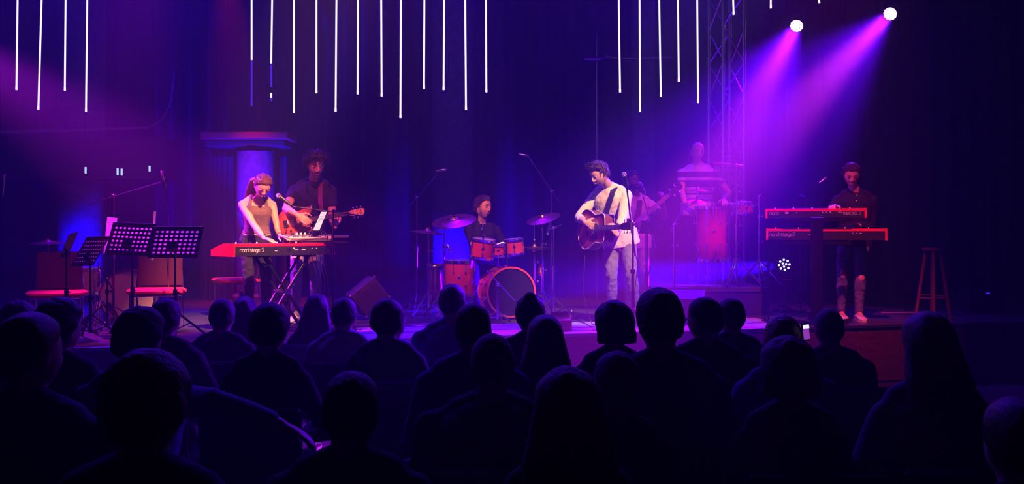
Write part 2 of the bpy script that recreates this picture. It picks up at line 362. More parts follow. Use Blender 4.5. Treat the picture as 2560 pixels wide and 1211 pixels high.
# ================================================================ lamps
def moving_lamp(label, loc, aim, r, mLens, hang=True, holder=None):
    d = (V(aim) - V(loc)).normalized(); t = thing('stage_spotlight', label, 'stage lamp', loc)
    m = zframe(loc, d, (1, 0, 0))
    b = MB(); b.lathe([(r * .55, -.26), (r * .75, -.2), (r * .98, -.06), (r * 1.06, .02), (r * 1.06, .055), (r * .97, .055), (r * .97, .03)], m, 28); b.obj('housing', mBlackMetal, t)
    k = 0
    offs = [(r * q * math.cos(a), r * q * math.sin(a)) for q, n_, o_ in ((.28, 3, .4), (.75, 8, .1)) for a in (2 * math.pi * i / n_ + o_ for i in range(n_))] if not hang else [(0, 0)] + [(r * .44 * math.cos(a), r * .44 * math.sin(a)) for a in (i * math.pi / 3 for i in range(6))] + [(r * .78 * math.cos(a), r * .78 * math.sin(a)) for a in (i * math.pi / 6 + .2 for i in range(12))]
    for (x, y) in offs:
        b = MB(); b.ball(m @ V((x, y, .04)), r * (.20 if hang else .155), nu=8, nv=6); b.obj('lens', mLens, t)
    ex = m.to_3x3() @ V((1, 0, 0))
    top = V(loc) + V((0, 0, 1 if hang else -1)) * (r + .1)
    pts = [V(loc) + ex * r * 1.12, V(loc) + ex * r * 1.25 + V((0, 0, .05 if hang else -.05)), top + ex * r * .9, top - ex * r * .9, V(loc) - ex * r * 1.25 + V((0, 0, .05 if hang else -.05)), V(loc) - ex * r * 1.12]
    b = MB(); b.path(pts, .012, 6); b.obj('yoke', mBlackMetal, t)
    if hang:
        b = MB(); b.lathe([(.05, -.02), (.11, 0), (.11, .08), (.05, .1)], M.Translation(top), 16); b.obj('base', mBlackMetal, t)
        b = MB(); b.tube(top + V((0, 0, .08)), top + V((.02, 0, 8.1 - top.z)), .022); b.obj('drop_pipe', mDarkChrome, t)
    else:
        b = MB(); b.tube(top, (top.x, top.y, SZ + .01), .014); b.obj('pole', mBlackMetal, t); b = MB(); b.box((top.x, top.y, SZ + .012), (.26, .26, .024), bev=.004); b.obj('base', mBlackMetal, t)
    return t
moving_lamp('blazing magenta stage lamp, the lower one nearer the truss tower', MOVER[0][0], MOVER[0][1], .098, mLensP)
moving_lamp('blazing magenta stage lamp at upper right, farther from the truss', MOVER[1][0], MOVER[1][1], .100, mLensP)
moving_lamp('small blue LED lamp shining left from the edge of the riser', PAR[0], PAR[1] + V((0, -6.0, 0)), .085, mLensB, hang=False)
moving_lamp('magenta stage lamp hanging beyond the left edge of the picture', W(-270, 20, 11.0) + V((-.12, .06, .08)), W(640, 560, 10.1), .10, mLensP)
for (px, D) in ((205, 13.6), (640, 13.4), (1132, 13.9), (1612, 13.8)):
    g = W(px, 0, D); p = V((g.x, g.y - .55, SZ + .13)); t = thing('uplight', {205: 'small black floor uplight at the foot of the far left column', 640: 'small black floor uplight before the red-ledged column', 1132: 'small black floor uplight before the column behind the drummer', 1612: 'small black floor uplight before the column behind the bass player'}[px], 'stage lamp', (p.x, p.y, SZ))
    b = MB(); b.lathe([(.05, -.09), (.075, -.07), (.08, .06), (.07, .06), (.065, .04)], zframe(p, (0, .25, 1)), 20); b.obj('housing', mBlackMetal, t)
    b = MB(); b.box((p.x, p.y, SZ + .012), (.18, .14, .024), bev=.004); b.obj('base', mBlackMetal, t)

# ================================================================ truss tower
def truss():
    D = 13.2; h = .17; z0 = SZ; z1 = 8.1; cx = W(1816, 0, D).x; t = thing('truss_tower', 'tall aluminium lattice truss tower behind the percussionist', 'truss', (cx, D, SZ))
    rot = M.Rotation(R(22), 3, 'Z'); cs = [V((cx, D, 0)) + rot @ V((sx * h, sy * h, 0)) for sx, sy in ((-1, -1), (1, -1), (1, 1), (-1, 1))]
    mA = mat('truss_aluminium', (.62, .62, .65), .4, 1.)
    for c in cs:
        b = MB(); b.tube(c + V((0, 0, z0)), c + V((0, 0, z1)), .025, seg=10); b.obj('chord', mA, t)
    for i in range(4):
        a, c = cs[i], cs[(i + 1) % 4]; z = z0 + .1; k = 0
        while z < z1 - .5:
            p, q = (a, c) if k % 2 == 0 else (c, a)
            b = MB(); b.tube(p + V((0, 0, z)), q + V((0, 0, z + .46)), .010, seg=6); b.obj('brace', mA, t); z += .46; k += 1
    b = MB(); b.box((cx, D, SZ + .01), (.6, .6, .02), rot); b.obj('base_plate', mA, t)
truss()

# riser on the right
RZ = SZ + .34
rx0 = W(1640, 0, 11.5).x; rx1 = W(1921, 0, 11.5).x
t = thing('drum_riser', 'low black platform riser under the percussion drums', 'riser', ((rx0 + rx1) / 2, 12.9, SZ))
b = MB(); b.box(((rx0 + rx1) / 2, 12.75, RZ - .03), (rx1 - rx0, 2.5, .06), bev=.006); b.obj('deck', mFloor, t)
b = MB(); b.box(((rx0 + rx1) / 2, 12.75, (SZ + RZ - .06) / 2), (rx1 - rx0 - .04, 2.46, RZ - .06 - SZ)); b.obj('skirt', mDrape, t)
# ================================================================ people
def sm(a, b, x): t = max(0, min(1, (x - a) / (b - a))); return t * t * (3 - 2 * t)
MALE = [(-.11, .10, .085), (-.06, .160, .112), (0, .172, .118), (.07, .163, .112), (.14, .150, .105), (.20, .149, .103), (.28, .160, .112), (.36, .174, .120), (.43, .176, .118), (.485, .150, .098), (.525, .098, .078), (.55, .062, .062)]
FEM = [(-.11, .10, .085), (-.06, .165, .115), (0, .175, .120), (.07, .158, .112), (.14, .130, .098), (.20, .122, .092), (.28, .138, .108), (.34, .150, .128), (.38, .152, .125), (.44, .150, .100), (.485, .130, .085), (.525, .080, .068), (.55, .055, .055)]
def interp(tab, z):
    for a, c in zip(tab, tab[1:]):
        if z <= c[0]:
            t = max(0, (z - a[0]) / (c[0] - a[0])); return [a[i] * (1 - t) + c[i] * t for i in (1, 2)]
    return list(tab[-1][1:])
def yawv(a): return V((math.cos(a), math.sin(a), 0)), V((math.sin(a), -math.cos(a), 0))     # person's left, forward
def ik(a, b, l1, l2, pole):
    d = b - a; L = d.length
    if L > (l1 + l2) * .995: b = a + d.normalized() * (l1 + l2) * .995; d = b - a; L = d.length
    x = (l1 * l1 - l2 * l2 + L * L) / (2 * L); h = math.sqrt(max(1e-6, l1 * l1 - x * x)); n = d.normalized()
    p = (V(pole) - a); p = (p - n * p.dot(n))
    if p.length < 1e-5: p = V((0, 0, -1)) - n * n.z * -1
    return a + n * x + p.normalized() * h, b
def head_pt(d, off=0.):
    x, y, z = d; p = V((.073 * x, .093 * y, .112 * z)); t = max(0, -z); g_ = 1 + .10 * sm(.2, .75, z) * (1 - sm(.9, 1, z)); p.x *= g_; p.y *= g_
    p.x *= 1 - .22 * sm(.3, 1, t)
    if y < 0:
        p.y *= 1 - .05 * sm(0, 1, t); p.y = max(p.y, -.088)
        p.y += .006 * math.exp(-((abs(p.x) - .031) ** 2) / .00022 - (p.z - .004) ** 2 / .00018)       # eye sockets
        p.y -= .004 * math.exp(-(p.z - .026) ** 2 / .0002) * math.exp(-p.x ** 2 / .0025)                 # brow
        p.y -= .007 * math.exp(-(p.x ** 2) / .0004 - (p.z + .062) ** 2 / .0002)                          # lips
        p.y -= .012 * math.exp(-(p.x ** 2) / .0006 - (p.z + .100) ** 2 / .0003)                          # chin
    else:
        p.y *= 1 - .38 * sm(.2, 1, t); p.y *= 1.03
    n = V((x / .073, y / .093, z / .114)).normalized()
    return p + n * off
def head_shell(b, H, offf=None, nu=40, nv=28):
    vs = [H @ head_pt((0, 0, 1), offf((0, 0, 1)) if offf else 0)]; fs = []
    for i in range(1, nv):
        a = math.pi * i / nv
        for j in range(nu):
            q = 2 * math.pi * j / nu; d = (math.sin(a) * math.cos(q), math.sin(a) * math.sin(q), math.cos(a))
            vs.append(H @ head_pt(d, offf(d) if offf else 0))
    vs.append(H @ head_pt((0, 0, -1), offf((0, 0, -1)) if offf else 0))
    for j in range(nu): fs.append((0, 1 + j, 1 + (j + 1) % nu))
    for i in range(nv - 2):
        for j in range(nu):
            a = 1 + i * nu + j; c = 1 + i * nu + (j + 1) % nu; fs.append((a, a + nu, c + nu, c))
    e = len(vs) - 1; b0 = 1 + (nv - 2) * nu
    for j in range(nu): fs.append((e, b0 + (j + 1) % nu, b0 + j))
    b.add(vs, fs)
def hairline(d):
    x, y, z = d; f = -y
    return (-.62 + (f + 1) * .50) if f < 0 else (-.14 + f * 1.05 if f < .45 else .33 + (f - .45) * .60 + .08 * math.exp(-(abs(x) - .5) ** 2 / .03))
def mk_off(style, seed=0):
    th = {'short': .012, 'quiff': .016, 'curly': .042, 'long': .018, 'bald': -.02, 'buzz': .005, 'thick': .024, 'bun': .014, 'sparse': .007, 'bob': .03, 'afro': .018}.get(style, .012)
    def f(d):
        m = sm(-.05, .07, d[2] - hairline(d) + .16 * noise.noise(V((d[0] * 9, d[1] * 9, seed)))); n = noise.noise(V(d) * 4 + V((seed, 0, 0))); n2 = noise.noise(V((d[0] * 14, d[1] * 14, d[2] * 5)) + V((seed, 3, 0)))
        t = th * (1 + .35 * n + .30 * n2)
        if style == 'quiff': t += .020 * sm(.2, .9, d[2]) * sm(-.2, .7, -d[1])
        if style == 'curly': t = th * (1 + .25 * n) + .012 * noise.noise(V(d) * 9 + V((seed, 1, 0)))
        if style == 'sparse': t *= (1 if d[2] < .55 else .4)
        ramp = sm(-.02, .26, d[2] - hairline(d)) if d[1] < .2 else 1
        return -.014 * (1 - m) + (.007 + (t - .007) * ramp) * m
    return f
def beard_off(d):
    m = sm(.22, .42, -d[2]) * sm(.0, .3, -d[1]) ; n = noise.noise(V(d) * 14)
    mouth = math.exp(-(d[0] ** 2) / .05 - (d[2] + .56) ** 2 / .006) * (1 if d[1] < 0 else 0)
    return -.012 + .021 * m * (1 + .2 * n) - .016 * mouth
def remesh(o, vox, smooth=2, disp=0., dscale=.12, fac=.5):
    r = o.modifiers.new('remesh', 'REMESH'); r.mode = 'VOXEL'; r.voxel_size = vox; r.use_smooth_shade = True
    if smooth:
        s_ = o.modifiers.new('smooth', 'SMOOTH'); s_.factor = fac; s_.iterations = smooth
    if disp:
        t = bpy.data.textures.get('folds%.3f' % dscale) or bpy.data.textures.new('folds%.3f' % dscale, 'CLOUDS'); t.noise_scale = dscale; t.noise_depth = 2
        d = o.modifiers.new('folds', 'DISPLACE'); d.texture = t; d.strength = disp; d.mid_level = .5; d.texture_coords = 'LOCAL'
def torso_rings(T, tab, off, z0, z1, hips, shs, n=28, top_open=0, zs=None):
    pel, nk, mid, k = T; rings = []; Z = [z for z in ([r_[0] for r_ in tab]) if z0 < z < z1]; Z = [z0] + Z + [z1]
    for z in Z:
        t = z / .55; tc = max(0, min(1, t))
        p = pel * (1 - tc) ** 2 + mid * 2 * tc * (1 - tc) + nk * tc * tc
        tang = ((mid - pel) * (1 - tc) + (nk - mid) * tc).normalized()
        if t < 0: p = pel + tang * z * k
        x = hips[0].lerp(shs[0], tc).normalized(); x = (x - tang * x.dot(tang)).normalized(); y = tang.cross(x)
        hw, hd = interp(tab, z); hw = hw * k + off; hd = hd * k + off; r_ = []
        for j in range(n):
            a = 2 * math.pi * j / n; ca, sa = math.cos(a), math.sin(a); e = .82
            r_.append(p + x * hw * math.copysign(abs(ca) ** e, ca) + y * hd * math.copysign(abs(sa) ** e, sa))
        rings.append(r_)
    return rings
def hand(b, wr, fd, pn, side, curl=.4, k=1., spread=.0, curls=None):
    fd = V(fd).normalized(); pn = V(pn); pn = (pn - fd * pn.dot(fd)).normalized()
    td = fd.cross(pn) if side == 'R' else pn.cross(fd)
    rot = M((td, fd, pn)).transposed()
    b.ball(wr + fd * .048 * k + td * .002, (.039 * k, .056 * k, .017 * k), rot, 12, 8)
    for i in range(4):
        kn = wr + (fd * (.092 - .004 * abs(i - 1.2)) + td * (.030 - .0205 * i)) * k
        b.limb([wr + (fd * .01 + td * (.014 - .009 * i)) * k, kn], [.013 * k, .0115 * k], 8, 2)
        L = [.076, .084, .078, .062][i] * k; p = kn; a = 0; c = curls[i] if curls else curl; pts = [kn]
        out = td * (.10 - .07 * i) * spread
        for s_, add in zip((.46, .30, .24), (.75, 1.0, .7)):
            a += c * add; dvec = (fd * math.cos(a) + pn * math.sin(a) + out).normalized(); p = p + dvec * L * s_; pts.append(p)
        b.path(pts, [.0104 * k, .0098 * k, .0090 * k, .0078 * k], 8)
        for q, rr in zip(pts, (.0106, .0099, .0092, .0079)): b.ball(q, rr * k, nu=8, nv=6)
    t0 = wr + (fd * .022 + td * .026 + pn * .004) * k; p1 = t0 + (fd * .6 + td * .75 + pn * .25).normalized() * .044 * k
    p2 = p1 + (fd * .8 + td * .35 + pn * .5).normalized() * .034 * k; p3 = p2 + (fd * .85 + td * .05 + pn * .55).normalized() * .026 * k
    b.path([t0, p1, p2, p3], [.015 * k, .0125 * k, .0108 * k, .0085 * k], 8)
    for q, rr in ((t0, .015), (p1, .0125), (p2, .0108), (p3, .0086)): b.ball(q, rr * k, nu=8, nv=6)
def human(label, root, pel, nk, hd, hip=0., shy=0., hr=(0, 0, 0), k=1., fem=False, arms=None, legs=None, top=None, pants=None, shoes=None, skin=None,
          hair=None, hairm=None, beard=None, locks='crown', hs=1.10, vox=.0065, mid=None, detail=True, girth=1., group=None, topkind='shirt', hands=True, shw=1.):
    pel, nk, hd = V(pel), V(nk), V(hd); root = V(root); t = thing('person', label, 'person', root, 0, group)
    hips, shs = yawv(R(hip)), yawv(R(shy)); tab = [(z, a * girth, c * girth) for z, a, c in (FEM if fem else MALE)]
    mid = V(mid) if mid is not None else (pel + nk) / 2
    T = (pel, nk, mid, k); Hd = M.Translation(hd) @ (M.Rotation(R(hr[0]), 4, 'Z') @ M.Rotation(R(hr[1]), 4, 'X') @ M.Rotation(R(hr[2]), 4, 'Y')) @ M.Scale(k ** .5 * hs, 4)
    spine0 = (nk - mid).normalized(); body = MB(); body.loft(torso_rings(T, tab, 0, -.11, .55, hips, shs))
    body.limb([nk - (nk - mid).normalized() * .07 * k, nk, hd + Hd.to_3x3() @ V((0, .012, -.055))], [.066 * k, .058 * k * (.88 if fem else 1), .052 * (.88 if fem else 1)], 14)
    for sg in (-1, 1): body.limb([nk + spine0 * .010 * k + shs[0] * sg * .025 * k, nk - spine0 * .050 * k + shs[0] * sg * .110 * k], [.038 * k, .044 * k * (.8 if fem else 1)], 10, 3)
    head_shell(body, Hd, None, 44, 30)
    body.path([Hd @ V(p) for p in ((0, -.080, .022), (0, -.096, .002), (0, -.107, -.020), (0, -.102, -.034), (0, -.088, -.040))], [.006, .008, .0115, .012, .007], 8)
    for s_ in (-1, 1):
        body.ball(Hd @ V((s_ * .011, -.092, -.032)), .0085, nu=8, nv=6)
        body.ball(Hd @ V((s_ * .074, .008, -.006)), (.008, .017, .030), Hd.to_3x3().normalized() @ M.Rotation(R(s_ * -18), 3, 'Z'), 10, 8)
    spine = (nk - mid).normalized(); w_ = (.158 if fem else .178) * k * girth ** .5 * shw; J = {}
    for sd, sg in (('L', 1), ('R', -1)):
        sh = nk - spine * .098 * k + shs[0] * sg * w_; A = arms[sd]; dsh = V(A.get('sh', (0, 0, 0))); sh = sh + dsh
        el, wr = ik(sh, V(A['w']), .295 * k, .262 * k, V(A['e'])); r_ = (.80 if fem else 1) * k * A.get('r', 1)
        body.limb([nk - spine * .055 * k + shs[0] * sg * .08 * k, sh, sh.lerp(el, .5), el, el.lerp(wr, .3), wr], [.052 * r_, .056 * r_, .047 * r_, .039 * r_, .040 * r_, .026 * r_], 12, 3)
        fd = V(A.get('f', (wr - el).normalized())); pn = V(A.get('p', (0, 0, -1)))
        if hands: hand(body, wr, fd, pn, sd, A.get('c', .4), k * (.92 if fem else 1), A.get('s', .3), A.get('cs'))
        else: body.ball(wr, .04)
        L = legs[sd]; hj = pel + hips[0] * sg * .088 * k - V((0, 0, .015 * k)); kn, an = ik(hj, V(L['a']), .435 * k, .42 * k, V(L['k']))
        body.limb([hj, hj.lerp(kn, .5), kn, kn.lerp(an, .3), an], [.082 * k, .070 * k, .050 * k, .052 * k, .034 * k], 12, 3)
        ff = V(L.get('f', (hips[1].x, hips[1].y, 0))).normalized(); body.limb([an, an + ff * .13 * k + V((0, 0, -.05 * k))], [.034 * k, .026 * k], 8, 2)
        J[sd] = (sh, el, wr, hj, kn, an, ff, r_)
    o = body.obj('body', skin, t); remesh(o, vox, 2)
    # clothes
    if topkind == 'tank':
        c = MB(); tr = torso_rings(T, tab, .008, .10, .40, hips, shs); lr = tr[-1]; cc = sum(lr, V((0, 0, 0))) / len(lr)
        new = []
        for q in lr:
            u = abs((q - cc).dot(shs[0])) / (.158 * k); new.append(cc + (q - cc) * .97 + V((0, 0, (.055 * sm(.25, .62, u) * (1 - sm(.72, 1.0, u)) - .004) * k)))
        tr.append(new); c.loft(tr)
        for sg in (-1, 1):
            pts = []
            for z, fx, fr in ((.405, .60, .86), (.45, .60, .96), (.505, .60, .80), (.545, .56, .0), (.52, .58, -.75), (.45, .60, -.98), (.405, .60, -.88)):
                tc = min(1, z / .55); p = pel * (1 - tc) ** 2 + mid * 2 * tc * (1 - tc) + nk * tc * tc; hw, hd_ = interp(tab, min(z, .50)); hw = max(hw, .13)
                y = shs[1]; pts.append(p + shs[0] * sg * hw * k * fx + y * (hd_ * k + .002) * fr)
            c.path(pts, .021, 8, flat=.35, up=shs[1])
        o = c.obj('tank_top', top, t); remesh(o, vox, 2, .003, .04)
    elif top is not None:
        slv = {'long': 1.92, 'short': .52, 'push': 1.5}[topkind if topkind in ('long', 'short', 'push') else 'long']; of = .013
        c = MB(); c.loft(torso_rings(T, tab, of, -.105, .547, hips, shs))
        hw, hd_ = .186 * k * girth, .130 * k * girth; c.loft(torso_rings(T, [(-.2, hw / k, hd_ / k), (.1, hw / k * .96, hd_ / k)], of, -.10, .06, hips, shs))
        for sg in (-1, 1): c.limb([nk + spine0 * .000 * k + shs[0] * sg * .030 * k, nk - spine0 * .045 * k + shs[0] * sg * .115 * k], [.054 * k, .062 * k * (.85 if fem else 1)], 10, 3)
        for sd in 'LR':
            sh, el, wr, *_r = J[sd]; r_ = _r[-1]; sg = 1 if sd == 'L' else -1
            base = nk - spine * .055 * k + shs[0] * sg * .08 * k
            if slv < 1: pts = [base, sh, sh.lerp(el, slv * .6), sh.lerp(el, slv)]; rr = [.056 * r_, .066 * r_, .062 * r_, .064 * r_]
            else: pts = [base, sh, sh.lerp(el, .5), el, el.lerp(wr, (slv - 1) * .5), el.lerp(wr, slv - 1)]; rr = [.056 * r_, .066 * r_, .058 * r_, .052 * r_, .047 * r_, .041 * r_]
            c.ball(sh, rr[1]); c.limb(pts[:-1], rr[:-1], 12, 3); c.path([pts[-2], pts[-1]], [rr[-2], rr[-1]], 12)
        o = c.obj('shirt', top, t); remesh(o, vox * 1.1, 2, .016 if detail else .008, .07)
        if detail:      # neckband
            q = nk - spine * .012; b = MB(); b.ring(.066 * k, .009, zframe(q + shs[1] * .004, spine + shs[1] * .22), seg=24, m=6); b.obj('collar', top, t)
    if pants is not None:
        c = MB(); c.loft(torso_rings(T, tab, .009, -.11, .085, hips, shs))
        for sd in 'LR':
            sh, el, wr, hj, kn, an, ff, r_ = J[sd]
            c.limb([hj, hj.lerp(kn, .5), kn, kn.lerp(an, .35)], [.091 * k, .077 * k, .059 * k, .059 * k], 14, 3); c.path([kn.lerp(an, .3), kn.lerp(an, .7), an.lerp(kn, -.03)], [.059 * k, .048 * k, .043 * k], 14)
        o = c.obj('trousers', pants, t); remesh(o, vox * 1.15, 2, .018 if detail else .008, .05)
    if shoes is not None:
        for sd in 'LR':
            an, ff = J[sd][5], J[sd][6]; z0 = root.z if legs[sd].get('ground', 1) else an.z - .085
            lat = ff.cross(V((0, 0, 1))); base = V((an.x, an.y, z0)); rings = []
            for s_, hw, ht in ((-.075, .022, .055), (-.06, .034, .075), (-.02, .038, .085), (.03, .038, .078), (.08, .043, .058), (.13, .047, .045), (.17, .042, .038), (.195, .022, .028)):
                rings.append([base + ff * s_ * k + lat * hw * math.cos(a) * k + V((0, 0, (ht / 2 + ht / 2 * math.sin(a)) * k + .008)) for a in (2 * math.pi * q / 14 for q in range(14))])
            b = MB(); b.loft(rings); s_o = b.obj('shoe', shoes, t)
            b = MB(); out = [(-.08, .02), (-.05, .036), (.03, .038), (.10, .046), (.16, .046), (.20, .02), (.20, -.02), (.16, -.046), (.10, -.046), (.03, -.038), (-.05, -.036), (-.08, -.02)]
            m_ = frame(base, ff, (0, 0, 1)); b.prism([(x * k, y * k) for x, y in out], .0, .018, m_); b.obj('sole', mSole, t, s_o)
    # hair
    Hr = Hd.to_3x3().normalized()
    if hair and hair != 'bald':
        c = MB(); sd_ = (hash(label) % 50) * 1.0 if False else len(label) * 1.7; head_shell(c, Hd, mk_off(hair, sd_), 56, 40)
        if hair in ('long', 'bun', 'bob'):
            back = {'long': .40, 'bun': 0, 'bob': .10}[hair]
            if hair == 'bun':
                c.ball(Hd @ V((0, .062, .105)), .040)
            elif back:
                for xo in (-.055, -.028, 0, .028, .055):
                    y0 = .072 - abs(xo) * .6; q0 = Hd @ V((xo, y0 * .8, .05)); q1 = Hd @ V((xo * 1.25, y0 + .012, -.03)); bk = -shs[1]
                    q2 = nk + shs[0] * xo * 1.7 + bk * (.085 + .0 * abs(xo)) * k + V((0, 0, -.01)); q3 = q2 + bk * .035 + V((0, 0, -back * .45)); q4 = q2 + bk * .045 + V((0, 0, -back + .05 * abs(xo) * 10))
                    pts = [q0, q1, q1.lerp(q2, .6), q3, q4] if hair == 'long' else [q0, q1, q1 + V((0, 0, -.04))]
                    c.path(pts, ([.03, .034, .034, .032, .014])[:len(pts)], 10)
        o = c.obj('hair', hairm, t); remesh(o, max(vox, .006), 1 if detail else 3, (.010 if hair in ('curly', 'thick') else .005) * (1 if detail else .35), .018)
    if hair and hair != 'bald':
        rr = random.Random(len(label) * 7 + 1); c = MB(); n_l = ({'buzz': 0, 'curly': 420}.get(hair, 380) if detail else {'curly': 240}.get(hair, 0)); of_ = mk_off(hair, len(label) * 1.7); crown = V((0, .62, .78)); q = 0
        for _ in range(n_l * 4):
            if q >= n_l: break
            z_ = rr.uniform(-.6, 1); a_ = rr.uniform(0, 2 * math.pi); r2 = math.sqrt(1 - z_ * z_); d = (r2 * math.cos(a_), r2 * math.sin(a_), z_)
            if z_ - hairline(d) < ((.10 if hair in ('curly', 'thick') else .03 if hair == 'short' else .14) if d[1] < -.1 else .05): continue
            q += 1; dv = V(d); fl = dv - crown * (dv.dot(crown)); fl = dv * dv.dot(crown) - crown if dv.dot(crown) < .999 else V((1, 0, 0)); fl = -fl if False else fl
            if locks == 'back' or (hair == 'short' and d[1] < -.15): fl = V((0, 1, -.25 if locks == 'back' else .5))
            fl = fl - dv * fl.dot(dv); fl = (fl.normalized() + V((rr.uniform(-1, 1), rr.uniform(-1, 1), rr.uniform(-.8, .8))) * (.12 if locks == 'back' else .42)).normalized()
            L_ = {'curly': .045, 'sparse': .02, 'quiff': .042, 'thick': .05, 'long': .07, 'bob': .06}.get(hair, .034) * rr.uniform(.7, 1.25) * (1 if locks != 'back' else 1.4) * (1 if detail else .6); t_ = max(.003, of_(d) - .004)
            lift = ((.014 if hair in ('curly', 'thick') else .005 if locks != 'back' and hair != 'long' else .001) * rr.uniform(.4, 1.4) if detail else .003)
            if hair == 'quiff' and d[1] < -.2 and z_ > .4: fl = (fl * .4 + V((rr.uniform(-.2, .6), -.2, .9))).normalized(); lift *= 1.5
            p0 = head_pt(d, t_ - .004); p1 = head_pt(d, t_ + lift * .8) + fl * L_ * .5; p2 = head_pt(d, t_ + lift * (.2 if hair != 'curly' else 1.2)) + fl * L_ - dv * L_ * .28
            if hair == 'curly': p2 = p1 + V((rr.uniform(-1, 1), rr.uniform(-1, 1), rr.uniform(-1, 1))) * .02
            w_r = rr.uniform(.005, .008) * (1 if detail else 1.5); c.path([Hd @ p0, Hd @ p1, Hd @ p2], [w_r, w_r * .9, .0012], 5, flat=.6)
        if q: o = c.obj('hair_locks', hairm, t); o['kind'] = 'stuff'
    if beard:
        c = MB(); head_shell(c, Hd, beard_off, 44, 36); o = c.obj('beard', beard, t); remesh(o, max(vox, .006), 0)
    if detail:
        for sg in (-1, 1):
            b = MB(); b.ball(Hd @ V((sg * .031, -.0765, .003)), .0120, nu=10, nv=8); e = b.obj('eye', mEye, t)
            b = MB(); b.ball(Hd @ V((sg * .031, -.0885, .002)), (.005, .002, .005), Hr, 8, 6); b.obj('iris', mDark, t, e)
            b = MB(); b.ball(Hd @ V((sg * .031, -.0795, .008)), (.0145, .0125, .0075), Hr, 10, 8); b.obj('eyelid', skin, t)
            b = MB(); b.path([Hd @ V((sg * x, y, z)) for x, y, z in ((.013, -.0945, .022), (.030, -.0925, .028), (.046, -.082, .022))], [.0028, .0036, .0018], 6); b.obj('eyebrow', hairm or mDark, t)
        b = MB(); b.path([Hd @ V((x, y, z)) for x, y, z in ((-.022, -.086, -.063), (-.010, -.0955, -.060), (0, -.0965, -.062), (.010, -.0955, -.060), (.022, -.086, -.063))], [.002, .0045, .005, .0045, .002], 8); b.obj('mouth', mLip, t)
    return t, J, Hd
mSkin = mat('skin', (.62, .36, .27), .5, bump=.1, bscale=160, var=.08, vscale=18)
mSkinB = mat('skin_deep', (.16, .08, .05), .45, bump=.1, bscale=160, var=.08)
mEye = mat('eye_white', (.75, .73, .70), .25); mDark = mat('dark_iris', (.02, .015, .012), .3); mLip = mat('lips', (.48, .17, .15), .45)
mSole = mat('rubber_sole', (.55, .52, .50), .7); mShoeD = mat('dark_leather', (.03, .025, .025), .4); mShoeW = mat('white_canvas', (.75, .70, .66), .7, bump=.2, bscale=200)
mHairBrown = mat('brown_hair', (.055, .022, .012), .42, bump=.8, bscale=60, var=.4, vscale=40, stretch=(6, 6, 1))
mHairDark = mat('dark_hair', (.018, .010, .008), .62, bump=.6, bscale=70, var=.4, vscale=40)
mHairAub = mat('auburn_hair', (.10, .035, .02), .38, bump=.8, bscale=50, var=.4, vscale=40, stretch=(8, 8, 1))
mHairGrey = mat('grey_hair', (.16, .15, .16), .75, bump=.8, bscale=60, var=.3, vscale=40)
mHairLight = mat('light_hair', (.30, .20, .12), .5, bump=.8, bscale=60, var=.3, vscale=40)
def cloth(n, c, var=.1, rough=.85, bump=.35): return mat(n, c, rough, bump=bump, bscale=260, var=var, vscale=10, sheen=.0, spec=.25)
mJeans = mat('washed_denim', (.14, .14, .24), .85, bump=.4, bscale=220, var=.35, vscale=9)
mJeansL = mat('pale_denim', (.34, .34, .44), .85, bump=.4, bscale=220, var=.3, vscale=9)
mJeansR = mat('ripped_denim', (.13, .14, .25), .85, bump=.4, bscale=220, var=.4, vscale=7)
mCreamKnit = cloth('cream_jersey', (.78, .70, .56), .06); mBlackTee = cloth('black_tee', (.018, .018, .022)); mNavyTee = cloth('navy_tee', (.022, .024, .045))
mOlive = mat('olive_lace_knit', (.16, .13, .09), .8, bump=.8, bscale=300, var=.3, vscale=90); mBlackPants = cloth('black_trousers', (.012, .012, .018))
mPaleTee = cloth('pale_grey_tee', (.55, .50, .52)); mPolo = band_mat('striped_polo', (.58, .54, .60), (.06, .04, .14), [-.3, 1.06, 1.085, 1.14, 1.165, 1.235, 1.325, 1.365, 1.435, 1.8]); mNavyShirt = cloth('navy_shirt', (.02, .022, .05))

def foot(px, D, z=SZ, up=.085): p = W(px, 581, D); return V((p.x, p.y, z + up))
def gp(px, D, z=SZ): p = W(px, 581, D); return V((p.x, p.y, z))

# --- singer with acoustic guitar
SG, SJ, SH = human('person in a cream long-sleeved top playing acoustic guitar at the microphone', gp(1562, 10.5), W(1549, 592, 10.55), W(1522, 468, 10.5), W(1497, 434, 10.36),
    hip=-14, shy=-34, hr=(-52, 30, -4), k=1.06, arms={
        'R': dict(w=W(1462, 556, 10.26), e=W(1405, 555, 10.9), f=(.75, -.25, -.35), p=(.5, .86, -.1), c=.55, s=.2),
        'L': dict(w=W(1541, 594, 10.0), e=W(1610, 680, 10.5), f=(-.45, -.25, .75), p=(-.75, .5, .3), c=.8, s=.3)},
    legs={'R': dict(a=foot(1531, 10.62), k=W(1524, 700, 9.6), f=(-.5, -.85, 0)), 'L': dict(a=foot(1592, 10.36), k=W(1565, 700, 9.4), f=(.15, -1, 0))},
    top=mCreamKnit, topkind='push', pants=mJeans, shoes=mShoeW, skin=mSkin, hair='quiff', hairm=mHairBrown, vox=.006)
